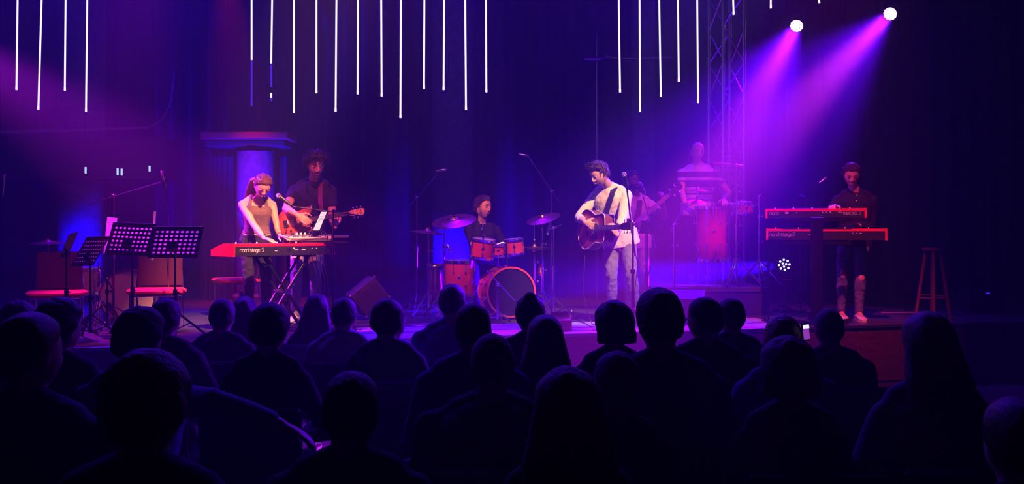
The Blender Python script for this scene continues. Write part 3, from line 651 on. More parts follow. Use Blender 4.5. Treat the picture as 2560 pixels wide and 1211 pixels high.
# --- keyboard player (woman, left)
WK, WJ, WH = human('person with auburn hair and a tank top bending over the left keyboard', gp(643, 10.38), W(641, 603, 10.40), W(645, 490, 10.34), W(657, 465, 10.19),
    hip=14, shy=18, hr=(26, 38, 4), k=.99, fem=True, arms={
        'R': dict(w=W(661, 598, 10.02), e=W(590, 600, 10.6), f=(.75, -.45, -.12), p=(0, 0, -1), c=.28, s=.5, r=1.12),
        'L': dict(w=W(700, 591, 10.10), e=W(690, 590, 10.8), f=(.8, -.5, -.12), p=(0, 0, -1), c=.25, s=.5)},
    legs={'R': dict(a=foot(622, 10.40), k=W(625, 700, 9.4)), 'L': dict(a=foot(667, 10.43), k=W(670, 700, 9.4))},
    top=mOlive, topkind='tank', pants=mBlackPants, shoes=mShoeD, skin=mSkin, hair='short', hairm=mHairAub, locks='back', vox=.006)
b = MB()
def HH(p): return WH @ V(p)
nkx = W(645, 490, 10.34)
for i, xo in enumerate((-.06, -.035, -.01, .02, .045)):
    q = [HH((xo * .9, .055, .035)), HH((xo * 1.3 - .01, .080, .0)), HH((xo * 1.2 - .02, .085, -.06)), nkx + V((-.10 + xo * .8, .075, -.02)), nkx + V((-.12 + xo, .10, -.16)), nkx + V((-.115 + xo, .115, -.32))]
    b.path(q, [.03, .034, .032, .028, .026, .010], 8)
o = b.obj('hair', mHairAub, WK); remesh(o, .007, 1, .006, .02)
b = MB(); b.path([HH((-.074, -.02, .035)), HH((-.082, .03, .015)), HH((-.070, .075, .0))], [.006, .010, .006], 8); b.obj('hair_clip', mat('hair_clip_pink', (.8, .3, .5), .4), WK)
for sd in 'RL':
    sh, el, wr = WJ[sd][:3]; d = (wr - el).normalized(); b = MB(); b.ring(.031, .0035, zframe(wr - d * .03, d), seg=20, m=6); b.obj('bracelet', mChrome if sd == 'R' else mShoeD, WK)
# --- electric guitarist (left)
GT, GJ, GH = human('person with curly dark hair in a navy t-shirt playing a sunburst electric guitar', gp(760, 10.82), W(765, 584, 10.85), W(785, 454, 10.79), W(790, 413, 10.64),
    hip=6, shy=4, hr=(24, 22, 2), k=1.11, arms={
        'R': dict(w=W(744, 539, 10.32), e=W(650, 520, 10.8), f=(.82, -.12, -.50), p=(.1, .95, -.3), c=.55, s=.2),
        'L': dict(w=W(837, 568, 10.53), e=W(830, 620, 11.3), f=(.05, -.25, .95), p=(-.55, .8, .2), c=.85, s=.3)},
    legs={'R': dict(a=foot(738, 10.62), k=W(745, 700, 9.4), f=(-.15, -1, 0)), 'L': dict(a=foot(790, 10.86), k=W(790, 700, 9.5), f=(.3, -1, 0))},
    top=mNavyTee, topkind='short', pants=mJeansL, shoes=mShoeW, skin=mSkin, hair='curly', hairm=mHairDark, vox=.006)
b = MB(); b.path([GH @ V(p) for p in ((-.042, -.074, -.080), (-.022, -.088, -.098), (0, -.098, -.106), (.022, -.088, -.098), (.042, -.074, -.080))], [.005, .010, .013, .010, .005], 8); b.obj('beard', mHairDark, GT)
b = MB(); b.path([GH @ V(p) for p in ((-.030, -.086, -.060), (-.012, -.098, -.047), (.012, -.098, -.047), (.030, -.086, -.060))], [.003, .005, .005, .003], 6); b.obj('moustache', mHairDark, GT)
b = MB(); n0 = W(785, 454, 10.79); b.path([n0 + V((-.055, -.05, .0)), n0 + V((-.04, -.115, -.05)), n0 + V((-.012, -.148, -.13)), n0 + V((-.005, -.150, -.155)), n0 + V((.015, -.148, -.13)), n0 + V((.05, -.110, -.04))], .0022, 5); b.obj('necklace', mChrome, GT)
# --- drummer
DR, DJ, DH = human('person with short hair in a black t-shirt sitting behind the drum kit', gp(1205, 12.25), W(1205, 668, 12.3), W(1206, 558, 12.2), W(1208, 518, 12.13),
    hip=6, shy=12, hr=(42, 2, 0), k=1.0, arms={
        'R': dict(w=W(1232, 618, 11.95), e=W(1165, 640, 12.2), f=(.6, -.7, .1), p=(.2, .2, -1), c=1.0, s=.1),
        'L': dict(w=W(1256, 618, 12.05), e=W(1275, 640, 12.4), f=(-.2, -.9, .2), p=(-.6, .2, -.9), c=1.0, s=.1)},
    legs={'R': dict(a=foot(1192, 11.85), k=W(1180, 600, 11.6)), 'L': dict(a=foot(1262, 12.0), k=W(1280, 600, 11.7))},
    top=mBlackTee, topkind='short', pants=mBlackPants, shoes=mShoeD, skin=mSkin, hair='short', hairm=mHairBrown, beard=None, hs=1.24, vox=.0075)
b = MB(); b.ball(DH @ V((-.080, .004, -.01)), .009); b.obj('earpiece', mBlackGloss, DR)
b = MB(); b.ball(SH @ V((.080, .006, -.008)), .009); b.obj('earpiece', mBlackGloss, SG)
# --- bass player
BS, BJ, BH = human('person with a black beard and pale t-shirt playing bass', gp(1590, 12.0), W(1590, 600, 12.0), W(1592, 492, 11.98), W(1580, 452, 11.9),
    hip=10, shy=14, hr=(34, 4, 0), k=1.0, arms={
        'R': dict(w=W(1588, 556, 11.72), e=W(1530, 560, 12.2), f=(.7, -.3, -.5), p=(.1, .95, -.2), c=.6, s=.2),
        'L': dict(w=W(1657, 506, 11.68), e=W(1660, 600, 12.2), f=(-.1, -.2, .95), p=(-.7, .6, .2), c=.85, s=.3)},
    legs={'R': dict(a=foot(1572, 12.0), k=W(1572, 700, 11.2)), 'L': dict(a=foot(1612, 11.9), k=W(1612, 700, 11.1))},
    top=mPaleTee, topkind='short', pants=mJeansL, shoes=mShoeD, skin=mSkinB, hair='short', hairm=mHairDark, beard=mHairDark, vox=.0075)
# --- percussionist on the riser
PC, PJ, PH = human('person with a shaved head in a striped polo shirt on the riser', gp(1745, 12.45, RZ), W(1745, 518, 12.5), W(1745, 416, 12.48), W(1744, 380, 12.4),
    hip=0, shy=-4, hr=(6, 12, 0), k=1.03, girth=1.16, shw=1.08, arms={
        'R': dict(w=W(1716, 522, 12.15), e=W(1640, 500, 12.6), f=(.4, -.8, -.35), p=(.2, 0, -1), c=.5, s=.3),
        'L': dict(w=W(1810, 500, 12.25), e=W(1860, 500, 12.7), f=(-.1, -.9, -.25), p=(-.2, 0, -1), c=.5, s=.3)},
    legs={'R': dict(a=foot(1727, 12.45, RZ), k=W(1727, 620, 11.6)), 'L': dict(a=foot(1765, 12.45, RZ), k=W(1765, 620, 11.6))},
    top=mPolo, topkind='short', pants=mBlackPants, shoes=mShoeD, skin=mSkin, hair='bald', hairm=mHairDark, vox=.0075)
b = MB(); q = W(1745, 416, 12.48); b.lathe([(.098, -.062), (.075, -.012), (.070, .012), (.064, .012), (.064, -.03)], M.Translation(q + V((0, -.005, .012))), 28, True); b.obj('collar', mPaleTee, PC)
# --- right keyboard player
RK, RJ, RH = human('person in a dark buttoned shirt and ripped jeans at the two-tier red keyboards', gp(2130, 10.95), W(2134, 596, 10.98), W(2138, 480, 10.93), W(2129, 437, 10.82),
    hip=-6, shy=-12, hr=(-16, 26, 2), k=1.04, arms={
        'R': dict(w=W(2088, 517, 10.72), e=W(2050, 570, 11.2), f=(-.55, -.75, .05), p=(0, -.25, -1), c=.75, s=.5),
        'L': dict(w=W(2146, 565, 10.78), e=W(2215, 580, 11.2), f=(-.85, -.5, .02), p=(0, 0, -1), c=.45, s=.4)},
    legs={'R': dict(a=foot(2103, 10.98), k=W(2092, 700, 10.2)), 'L': dict(a=foot(2147, 10.85), k=W(2150, 700, 10.0), f=(-.05, -1, 0))},
    top=mNavyShirt, topkind='long', pants=mJeansR, shoes=mShoeW, skin=mSkin, hair='short', hairm=mHairBrown, vox=.0065)
for py in (470, 490, 503, 545):
    b = MB(); c = W(2131 - (py - 470) * .1, py, 10.93); b.ball((c.x, 10.765, c.z), (.006, .003, .006), nu=8, nv=6); b.obj('button', mPaper, RK)
for sd, dz in (('R', .03), ('L', -.02)):      # skin bared by the rips at the knees
    kn = RJ[sd][4]; b = MB(); b.ball(kn + V((0, -.036, dz)), (.040, .030, .055), nu=12, nv=8); b.obj('bare_knee', mSkin, RK)
# ================================================================ instruments
mCherryBurst = burst_mat('cherry_sunburst_top', (.75, .12, .06), (.34, .02, .02), .06, .24)
mRedBurst = burst_mat('amber_red_sunburst', (.50, .12, .03), (.14, .012, .008), .05, .22, sx=.8)
mMahog = mat('mahogany', (.16, .045, .03), .35, coat=.5, var=.3, vscale=14, stretch=(1, 8, 8))
mMaple = mat('maple_neck', (.62, .36, .20), .4, coat=.3, var=.12); mRosewood = mat('rosewood_board', (.05, .022, .018), .5, var=.3, vscale=20)
mBinding = mat('cream_binding', (.85, .78, .66), .4); mStrapB = mat('black_leather_strap', (.02, .016, .018), .5, bump=.3, bscale=60); mStrapR = mat('maroon_strap', (.13, .02, .04), .7)
mString = mat('steel_strings', (.7, .66, .6), .3, 1.)
def smooth_outline(pts, n=6):
    out = []; m = len(pts)
    for i in range(m):
        p0, p1, p2, p3 = [V((*pts[(i + j - 1) % m], 0)) for j in range(4)]
        for k in range(n):
            t = k / n; q = .5 * ((2 * p1) + (p2 - p0) * t + (2 * p0 - 5 * p1 + 4 * p2 - p3) * t * t + (3 * p1 - p0 - 3 * p2 + p3) * t ** 3); out.append((q.x, q.y))
    return out
def acoustic(m, label):
    t = thing('acoustic_guitar', label, 'guitar', m.translation)
    half = [(-.335, 0), (-.33, .07), (-.29, .15), (-.21, .198), (-.12, .19), (-.05, .155), (0, .137), (.05, .140), (.10, .146), (.145, .135), (.165, .09), (.168, .04)]
    out = smooth_outline(half + [(x, -y) for x, y in half[::-1] if y > 0], 4)
    loc = M.Translation(m.translation)
    def part(b, name, mt, parent=None, **k): return b.obj(name, mt, t, parent, **k)
    b = MB(); b.prism(out, -.112, -.004, m); part(b, 'side', mMahog)
    # the soundboard is its own object in guitar axes so that the burst follows the wood
    b = MB(); b.prism(out, -.004, 0, M.Translation((.06, 0, 0))); o = b.obj('soundboard', mCherryBurst); o.parent = t; o.matrix_local = M.Translation(-m.translation) @ m @ M.Translation((-.06, 0, 0))
    b = MB(); pts = [m @ V((x, y, .0)) for x, y in out]; pts += pts[:2]; b.path(pts, .0045, 6, cap=False); part(b, 'binding', mBinding)
    b = MB(); pts = [m @ V((x, y, -.112)) for x, y in out]; pts += pts[:2]; b.path(pts, .0035, 6, cap=False); part(b, 'back_binding', mBinding)
    b = MB(); b.lathe([(.0, .0008), (.050, .0008), (.050, .0014), (0, .0014)], m, 28); part(b, 'soundhole', mDark)
    b = MB(); b.ring(.056, .004, m, .0008, flat=.3); part(b, 'rosette', mBinding)
    b = MB(); b.prism(smooth_outline([(.03, -.05), (.045, -.09), (-.02, -.118), (-.10, -.10), (-.07, -.065), (-.01, -.056)], 3), .0005, .0025, m); part(b, 'pickguard', mDark)
    b = MB(); b.box(m @ V((-.155, 0, .005)), (.03, .155, .011), m.to_3x3(), .003); part(b, 'bridge', mRosewood)
    b = MB(); b.loft([[m @ V(p) for p in ((x, -w_, 0), (x, w_, 0), (x, w_ * .8, -d_), (x, -w_ * .8, -d_))] for x, w_, d_ in ((.165, .028, .02), (.49, .0225, .018), (.51, .022, .018))]); part(b, 'neck', mMahog)
    b = MB(); b.loft([[m @ V(p) for p in ((x, -w_, 0), (x, w_, 0), (x, w_, .006), (x, -w_, .006))] for x, w_ in ((.055, .029), (.50, .022))]); part(b, 'fretboard', mRosewood)
    b = MB()
    for i in range(1, 20):
        x = .50 - .645 * (1 - 2 ** (-i / 12))
        if x > .06: b.box(m @ V((x, 0, .0068)), (.002, .046, .0016), m.to_3x3())
    part(b, 'frets', mString)
    b = MB(); b.box(m @ V((.503, 0, .006)), (.006, .044, .008), m.to_3x3()); part(b, 'nut', mBinding)
    b = MB(); b.prism([(.505, -.022), (.53, -.032), (.69, -.038), (.69, .038), (.53, .032), (.505, .022)], -.016, -.001, m @ M.Rotation(R(-4), 4, 'Y')); part(b, 'headstock', mRosewood)
    for i in range(3):
        for sg in (-1, 1):
            x = .545 + .048 * i; b = MB(); b.tube(m @ V((x, sg * .02, .03)), m @ V((x, sg * .02, .04)), .004); b.tube(m @ V((x, sg * .03, .02)), m @ V((x, sg * .056, .02)), .003)
            b.ball(m @ V((x, sg * .060, .02)), (.007, .009, .005), m.to_3x3(), 8, 6); b.tube(m @ V((x, sg * .022, .02)), m @ V((x, sg * .022, .046)), .003); part(b, 'tuning_peg', mDarkChrome)
    b = MB()
    for i in range(6):
        y = -.02 + .008 * i; b.tube(m @ V((-.155, y * 1.3, .012)), m @ V((.503, y * .85, .011)), .0009, seg=4)
    part(b, 'strings', mString); return t
ex = V((.45, -.89, .03)); ez = V((-.89, -.45, .06))
AG = frame(W(1489, 572, 10.2), ex, ez) @ M.Scale(1.07, 4); acoustic(AG, 'dark cherry sunburst acoustic guitar held by the singer')
def strap_band(label, name, pts, wd, m_, up, root_loc, cat='strap', thick=.3):
    t = MB(); t.path(pts, wd, 10, flat=thick, up=up); o = t.obj(name, m_); return tag(o, label, cat)
# strap over the singer's left shoulder, down to the guitar
shL = SJ['L'][0]; nkS = W(1522, 468, 10.5); chest = SJ['L'][0]
b = MB(); fw = V((math.sin(R(-34)), -math.cos(R(-34)), 0)); lf = V((math.cos(R(-34)), math.sin(R(-34)), 0))
sp = [nkS + lf * .105 - fw * .125 + V((0, 0, -.14)), nkS + lf * .10 - fw * .07 + V((0, 0, -.03)), nkS + lf * .098 + V((0, 0, .012)), nkS + lf * .10 + fw * .085 + V((0, 0, -.04)),
      nkS + lf * .095 + fw * .140 + V((0, 0, -.14)), nkS + lf * .07 + fw * .155 + V((0, 0, -.26)), nkS + lf * .045 + fw * .150 + V((0, 0, -.40)), AG @ V((.16, .08, -.09))]
b.path(sp, [.03, .036, .037, .037, .037, .026, .026, .022], 10, flat=.16, up=fw.cross(V((0, 0, 1))).cross(V((0, 0, 1)))); tag(b.obj('guitar_strap', mStrapB), 'wide black leather strap over the shoulder of the acoustic guitar player', 'strap')

def electric(m, label, name, kind):
    t = thing(name, label, 'guitar', m.translation)
    if kind == 'guitar':
        pts = [(-.20, .02), (-.19, .12), (-.11, .165), (-.02, .135), (.04, .125), (.12, .155), (.175, .145), (.165, .09), (.12, .045), (.11, 0), (.12, -.045), (.16, -.085), (.15, -.125), (.08, -.125), (.0, -.115), (-.09, -.155), (-.18, -.13), (-.205, -.06)]
        nl, hl, sc = .46, .17, .63; topm = mRedBurst; neckm = mRosewood; nw = .024
    else:
        pts = [(-.22, .02), (-.20, .13), (-.10, .16), (0, .125), (.08, .13), (.18, .165), (.25, .155), (.22, .09), (.14, .05), (.12, 0), (.13, -.05), (.17, -.10), (.13, -.13), (.04, -.115), (-.08, -.155), (-.19, -.13), (-.225, -.06)]
        nl, hl, sc = .68, .20, .86; topm = mat('bass_body_cream', (.55, .42, .30), .3, coat=.5); neckm = mMaple; nw = .026
    out = smooth_outline(pts, 4); Rm = m.to_3x3()
    b = MB(); b.loft([[m @ V((x * q, y * q, z)) for x, y in out] for q, z in ((.93, -.042), (.985, -.036), (1, -.028), (1, -.012), (.985, -.003), (.95, 0))], cap=True)
    o = MB(); o.v = [m.inverted() @ p for p in b.v]; o.f = b.f; o = o.obj('guitar_body', topm); o.parent = t; o.matrix_local = M.Translation(-m.translation) @ m
    b = MB(); b.loft([[m @ V(p) for p in ((x, -w_, .006), (x, w_, .006), (x, w_ * .8, -.018), (x, -w_ * .8, -.018))] for x, w_ in ((.08, .028), (.12 + nl, .021))]); b.obj('neck', mMaple, t)
    b = MB(); b.loft([[m @ V(p) for p in ((x, -w_, .006), (x, w_, .006), (x, w_, .012), (x, -w_, .012))] for x, w_ in ((.07, .029), (.12 + nl, .022))]); b.obj('fretboard', neckm, t)
    x1 = .12 + nl; b = MB()
    for i in range(1, 21):
        x = x1 - sc * (1 - 2 ** (-i / 12)); b.box(m @ V((x, 0, .0125)), (.0026, .046, .002), Rm)
    b.obj('frets', mString, t)
    b = MB(); b.prism([(x1, -.021), (x1 + .04, -.034), (x1 + hl - .02, -.040), (x1 + hl, -.015), (x1 + hl, .025), (x1 + hl - .03, .036), (x1 + .03, .03), (x1, .021)], -.012, .004, m); b.obj('headstock', mMaple if kind == 'guitar' else mDark, t)
    for i in range(3 if kind == 'guitar' else 2):
        for sg in (-1, 1):
            x = x1 + .05 + .042 * i * (1 if kind == 'guitar' else 1.8); b = MB(); b.tube(m @ V((x, sg * .018, .004)), m @ V((x, sg * .018, .018)), .005); b.tube(m @ V((x, sg * .03, -.004)), m @ V((x, sg * .052, -.004)), .003); b.ball(m @ V((x, sg * .058, -.004)), (.009, .011, .006), Rm, 8, 6); b.obj('tuning_peg', mChrome, t)
    b = MB(); b.box(m @ V((-.115, 0, .008)), (.05, .078, .016), Rm, .003)
    for i in range(6): b.box(m @ V((-.115, -.029 + .0116 * i, .018)), (.04, .007, .008), Rm)
    b.obj('bridge', mChrome, t)
    for x in ((-.045, .055) if kind == 'guitar' else (0,)):
        b = MB(); b.box(m @ V((x, 0, .006)), (.036, .072, .012), Rm, .004); b.obj('pickup', mChrome if x < 0 else mBlackGloss, t)
    for (x, y) in ((-.07, -.085), (-.13, -.105), (.0, -.07)):
        b = MB(); b.lathe([(.011, 0), (.011, .014), (.008, .018)], m @ M.Translation((x, y, 0)), 14); b.obj('control_knob', mDarkChrome, t)
    b = MB()
    for i in range(6 if kind == 'guitar' else 4):
        k = 6 if kind == 'guitar' else 4; y = (i - (k - 1) / 2) * (.0095 if k == 6 else .0125); b.tube(m @ V((-.115, y * 1.15, .021)), m @ V((x1 + .03, y * .75, .015)), .0010 if k == 6 else .0018, seg=4)
    b.obj('strings', mString, t)
    b = MB(); b.ball(m @ V((-.215, .0, -.02)), .010, nu=8, nv=6); b.obj('strap_button', mChrome, t); b = MB(); b.ball(m @ V((pts[6][0], pts[6][1] + .008, -.02)), .010, nu=8, nv=6); b.obj('strap_button', mChrome, t)
    if kind == 'guitar':
        b = MB(); b.path([m @ V(p) for p in ((-.11, -.04, .015), (-.105, -.045, .035), (-.115, -.10, .04), (-.12, -.13, .03))], .003, 6); b.ball(m @ V((-.12, -.133, .03)), .006, nu=8, nv=6); b.obj('tremolo_arm', mChrome, t)
    return t
EG = frame(W(742, 556, 10.44), V((.985, -.03, .165)), V((-.05, -1, .22))); electric(EG, 'red and amber sunburst electric guitar with a pale wood headstock', 'electric_guitar', 'guitar')
b = MB(); n0 = W(785, 454, 10.79)
b.path([n0 + V((.11, .12, -.10)), n0 + V((.10, .05, -.015)), n0 + V((.095, -.02, .0)), n0 + V((.09, -.10, -.06)), n0 + V((.10, -.150, -.20)), n0 + V((.115, -.160, -.34)), EG @ V((.17, .13, -.03))], [.028] * 7, 8, flat=.14, up=(0, 1, 0)); tag(b.obj('guitar_strap', mStrapR), 'narrow maroon strap across the navy t-shirt', 'strap')
b_d = (W(1692, 470, 11.62) - W(1560, 580, 11.75)).normalized()
BG = frame(W(1545, 594, 11.76), b_d, V((-.1, -1, .12))); electric(BG, 'bass guitar with a long pale neck and dark headstock, raised behind the singer', 'bass_guitar', 'bass')
b = MB(); n0 = W(1592, 492, 11.98)
b.path([n0 + V((-.02, -.165, -.40)), n0 + V((.0, -.158, -.22)), n0 + V((.02, -.125, -.08)), n0 + V((.04, -.03, .004)), n0 + V((.05, .08, -.05))], [.032] * 5, 8, flat=.12, up=(0, 1, 0)); tag(b.obj('guitar_strap', mStrapR), 'wide brown strap on the pale t-shirt of the bass player', 'strap')

# ------------------------------------------------ lettering made of rounded strokes
def arc(cx, cy, r, a0, a1, n=8, ry=None): return [(cx + r * math.cos(R(a0 + (a1 - a0) * i / n)), cy + (ry or r) * math.sin(R(a0 + (a1 - a0) * i / n))) for i in range(n + 1)]
def glyph(c):      # x height 1
    box = arc(.75, .75, .25, 0, 90, 3) + arc(.25, .75, .25, 90, 180, 3) + arc(.25, .25, .25, 180, 270, 3) + arc(.75, .25, .25, 270, 360, 3)
    g = {'n': [[(0, 0), (0, 1), (.6, 1)] + arc(.7, .75, .25, 70, 0, 3) + [(.95, 0)]], 'o': [box + [box[0]]], 'r': [[(0, 0), (0, .75), (.2, 1), (.6, 1)]],
         'd': [[(1, 1.45), (1, 0), (.25, 0)] + arc(.25, .25, .25, 270, 180, 3) + arc(.25, .75, .25, 180, 90, 3) + [(1, 1)]],
         's': [[(.85, 1), (.2, 1), (0, .85), (0, .65), (.2, .52), (.7, .48), (.85, .35), (.85, .15), (.7, 0), (0, 0)]],
         't': [[(.2, 1.35), (.2, .2), (.35, 0), (.6, 0)], [(0, 1), (.6, 1)]], 'a': [[(.1, 1), (.75, 1), (.95, .8), (.95, 0), (.2, 0), (0, .12), (0, .42), (.2, .55), (.95, .55)]],
         'g': [[(.95, 0), (.25, 0), (0, .2), (0, .8), (.2, 1), (.95, 1), (.95, -.25), (.75, -.45), (.15, -.45)]], 'e': [[(.95, 0), (.25, 0), (0, .25), (0, .75), (.2, 1), (.75, 1), (.95, .8), (.95, .5), (0, .5)]],
         'c': [[(.85, 0), (.25, 0), (0, .2), (0, .8), (.2, 1), (.85, 1)]], 'l': [[(0, 1.45), (0, 0)]],
         '3': [[(0, 1.4), (.8, 1.4), (.35, .85), (.65, .8), (.85, .6), (.85, .2), (.65, 0), (0, 0)]], '2': [[(0, 1.2), (.2, 1.4), (.65, 1.4), (.85, 1.2), (.85, .9), (0, 0), (.9, 0)]]}[c]
    wd = {'l': .25, 't': .75, 'r': .8, 's': 1.05, 'c': 1.05}.get(c, 1.22); return g, wd
def lettering(text, m, h, r, mt, root, name='lettering'):
    b = MB(); x = 0
    for c in text:
        if c == ' ': x += .7; continue
        g, wd = glyph(c)
        for st_ in g: b.path([m @ V(((x + p[0]) * h * .86, p[1] * h, 0)) for p in st_], r, 5)
        x += wd
    return b.obj(name, mt, root), x * h
mNordRed = mat('keyboard_red', (.80, .012, .02), .4, coat=.2); mKeyW = mat('white_keys', (.85, .84, .80), .3); mPrint = mat('white_print', (.85, .80, .78), .6)
mSynth = mat('synth_grey', (.16, .16, .19), .4, .3)
def stage_piano(label, corner, ang, L, dep, hgt, texts, dots, name='stage_piano'):
    """corner = bottom front-left of the back panel that faces the audience; keys face the player behind"""
    c = V(corner); ex = V((math.cos(ang), math.sin(ang), 0)); m = frame(c, ex, (0, 0, 1)); Rm = m.to_3x3(); ROT = Rm
    t = thing(name, label, 'keyboard', c)
    P = lambda x, y, z: m @ V((x, y, z))
    b = MB(); b.loft([[P(x, 0, 0), P(x, dep, 0), P(x, dep, hgt * .42), P(x, dep * .55, hgt * .60), P(x, dep * .45, hgt - .012), P(x, 0, hgt - .012)] for x in (.018, L - .018)]); b.obj('case', mBlackPlastic, t, smooth=False)
    b = MB(); b.box(P(L / 2, dep * .22 + .0, hgt - .008), (L - .03, dep * .46 + .006, .018), ROT, .003); b.obj('top_panel', mNordRed, t)
    b = MB(); b.box(P(L / 2, .004, hgt - .018), (L - .03, .016, .024), ROT, .003); b.obj('red_edge', mNordRed, t)
    for x in (.009, L - .009):
        b = MB(); b.loft([[P(x + dx, -.004, -.004), P(x + dx, dep + .01, 0), P(x + dx, dep + .012, hgt * .5), P(x + dx, dep * .9, hgt * .64), P(x + dx, dep * .45, hgt + .004), P(x + dx, -.004, hgt + .004)] for dx in (-.011, .011)]); b.obj('end_cheek', mNordRed, t, smooth=False)
    n = int((L - .14) / .0236); x0 = .11
    kp = bpy.data.meshes.new('white_key'); kb = MB(); kb.box((0, 0, 0), (.0222, .145, .016), bev=.002); kp.from_pydata([tuple(v) for v in kb.v], [], kb.f); kp.materials.append(mKeyW)
    bp = bpy.data.meshes.new('black_key'); kb = MB(); kb.box((0, 0, 0), (.012, .09, .013), bev=.003); bp.from_pydata([tuple(v) for v in kb.v], [], kb.f); bp.materials.append(mBlackGloss)
    for i in range(n):
        o = bpy.data.objects.new('white_key', kp); scn.collection.objects.link(o); o.parent = t; o.matrix_local = M.Translation(-c) @ m @ M.Translation((x0 + i * .0236, dep - .078, hgt * .60))
        if i % 7 in (0, 1, 3, 4, 5) and i < n - 1:
            o = bpy.data.objects.new('black_key', bp); scn.collection.objects.link(o); o.parent = t; o.matrix_local = M.Translation(-c) @ m @ M.Translation((x0 + (i + .5) * .0236, dep - .108, hgt * .60 + .013))
    rr = random.Random(3)
    for i in range(14):
        x = .1 + (L - .2) * i / 13; b = MB(); b.lathe([(.008, 0), (.008, .014), (.006, .016)], M.Translation(P(x, dep * .28, hgt)), 10); b.obj('knob', mBlackPlastic if i % 3 else mPaper, t)
    for (txt, x, h) in texts:
        mm = m @ M.Translation((x, -.0015, hgt * .34)) @ M.Rotation(R(90), 4, 'X'); lettering(txt, mm, h, h * .075, mPrint, t)
    for (x, z, wd, h_) in dots:
        b = MB(); b.box(P(x, -.001, z * hgt), (wd, .003, h_), ROT); b.obj('socket_label', mPrint if h_ < .012 else mDarkChrome, t)
    return t, m
# ---- left keyboard
ang = R(50); Lk = 1.25
kc = W(583, 642, 9.30); kt, km = stage_piano('long red keyboard at the left of the stage, lettered nord stage 3', kc, ang, Lk, .37, .122, [('nord stage 3', .075, .026)],
   [(.50, .55, .03, .012), (.50, .4, .03, .006), (.66, .5, .04, .03), (.72, .6, .02, .01), (.75, .45, .05, .008), (.80, .6, .04, .02), (.84, .45, .05, .008), (.95, .55, .012, .01), (.98, .5, .012, .012), (1.01, .55, .012, .01), (1.08, .6, .012, .014), (1.11, .6, .012, .014), (1.14, .6, .012, .014), (1.19, .6, .04, .006)])
P = lambda x, y, z: km @ V((x, y, z))
def at_floor(p): return V((p.x, p.y, SZ + .015))
# double-braced X stand
t = thing('keyboard_stand', 'black double-braced folding X stand under the left red keyboard', 'stand', gp(720, 9.95))
zt = -.012
for y in (.09, .25):
    for xa, xb in ((.42, .98), (.98, .42)):
        top = P(xa, y, zt); bot = at_floor(P(xb, y, 0)); b = MB(); off = (P(1, 0, 0) - P(0, 0, 0)) * .0
        b.box((top + bot) / 2, (.032, .02, (top - bot).length), zframe((0, 0, 0), top - bot, ex := (P(1, 0, 0) - P(0, 0, 0))).to_3x3(), .003); b.obj('brace', mBlackMetal, t)
for xa in (.42, .98):
    b = MB(); b.box(P(xa, .17, -.008), (.03, .40, .022), km.to_3x3(), .003); b.obj('support_bar', mBlackMetal, t)
    b = MB(); b.box(at_floor(P(xa, .17, 0)), (.03, .50, .025), km.to_3x3(), .003); b.obj('foot_bar', mBlackMetal, t)
b = MB(); q = (P(.7, .17, -.01) + at_floor(P(.7, .17, 0))) / 2; b.tube(q - (P(0, .10, 0) - P(0, 0, 0)), q + (P(0, .10, 0) - P(0, 0, 0)), .035, seg=14); b.obj('hinge_disc', mDarkChrome, t)
# second synth behind, keys towards the audience side
sc = W(706, 603, 10.06); sang = R(9); smx = frame(sc, (math.cos(sang), math.sin(sang), 0), (0, 0, 1)); S_ = lambda x, y, z: smx @ V((x, y, z))
t = thing('synthesizer', 'slim grey synthesizer with white keys beyond the left red keyboard', 'keyboard', sc)
b = MB(); b.loft([[S_(x, 0, 0), S_(x, .27, 0), S_(x, .27, .07), S_(x, .15, .052), S_(x, .14, .026), S_(x, 0, .026)] for x in (0, .50)]); b.obj('case', mSynth, t, smooth=False)
for i in range(19):
    b = MB(); b.box(S_(.025 + i * .0236, .068, .034), (.0222, .13, .016), smx.to_3x3(), .002); b.obj('white_key', mKeyW, t)
    if i % 7 in (0, 1, 3, 4, 5): b = MB(); b.box(S_(.037 + i * .0236, .095, .045), (.012, .085, .012), smx.to_3x3(), .003); b.obj('black_key', mBlackGloss, t)
for i in range(9):
    b = MB(); b.lathe([(.013, 0), (.013, .022), (.010, .026)], smx @ M.Translation((.09 + i * .043, .21, .062)), 12); b.obj('knob', mPaper if i in (1, 2, 3) else mBlackPlastic, t)
b = MB(); b.box(S_(.60, .17, .045), (.17, .26, .03), smx.to_3x3(), .004); tag(b.obj('mixer_console', mSynth), 'flat dark control surface at the right end of the slim synthesizer', 'mixer')
# stand of the synth
t = thing('keyboard_stand', 'dark table stand under the slim grey synthesizer', 'stand', gp(790, 10.1))
for x in (.05, .62):
    for y in (.04, .24):
        a = S_(x, y, -.012); b = MB(); b.tube(a, at_floor(a) - V((0, 0, .015)), .014); b.obj('leg', mBlackMetal, t)
b = MB(); b.box(S_(.335, .14, -.014), (.68, .26, .024), smx.to_3x3(), .003); b.obj('top_board', mBlackPlastic, t)
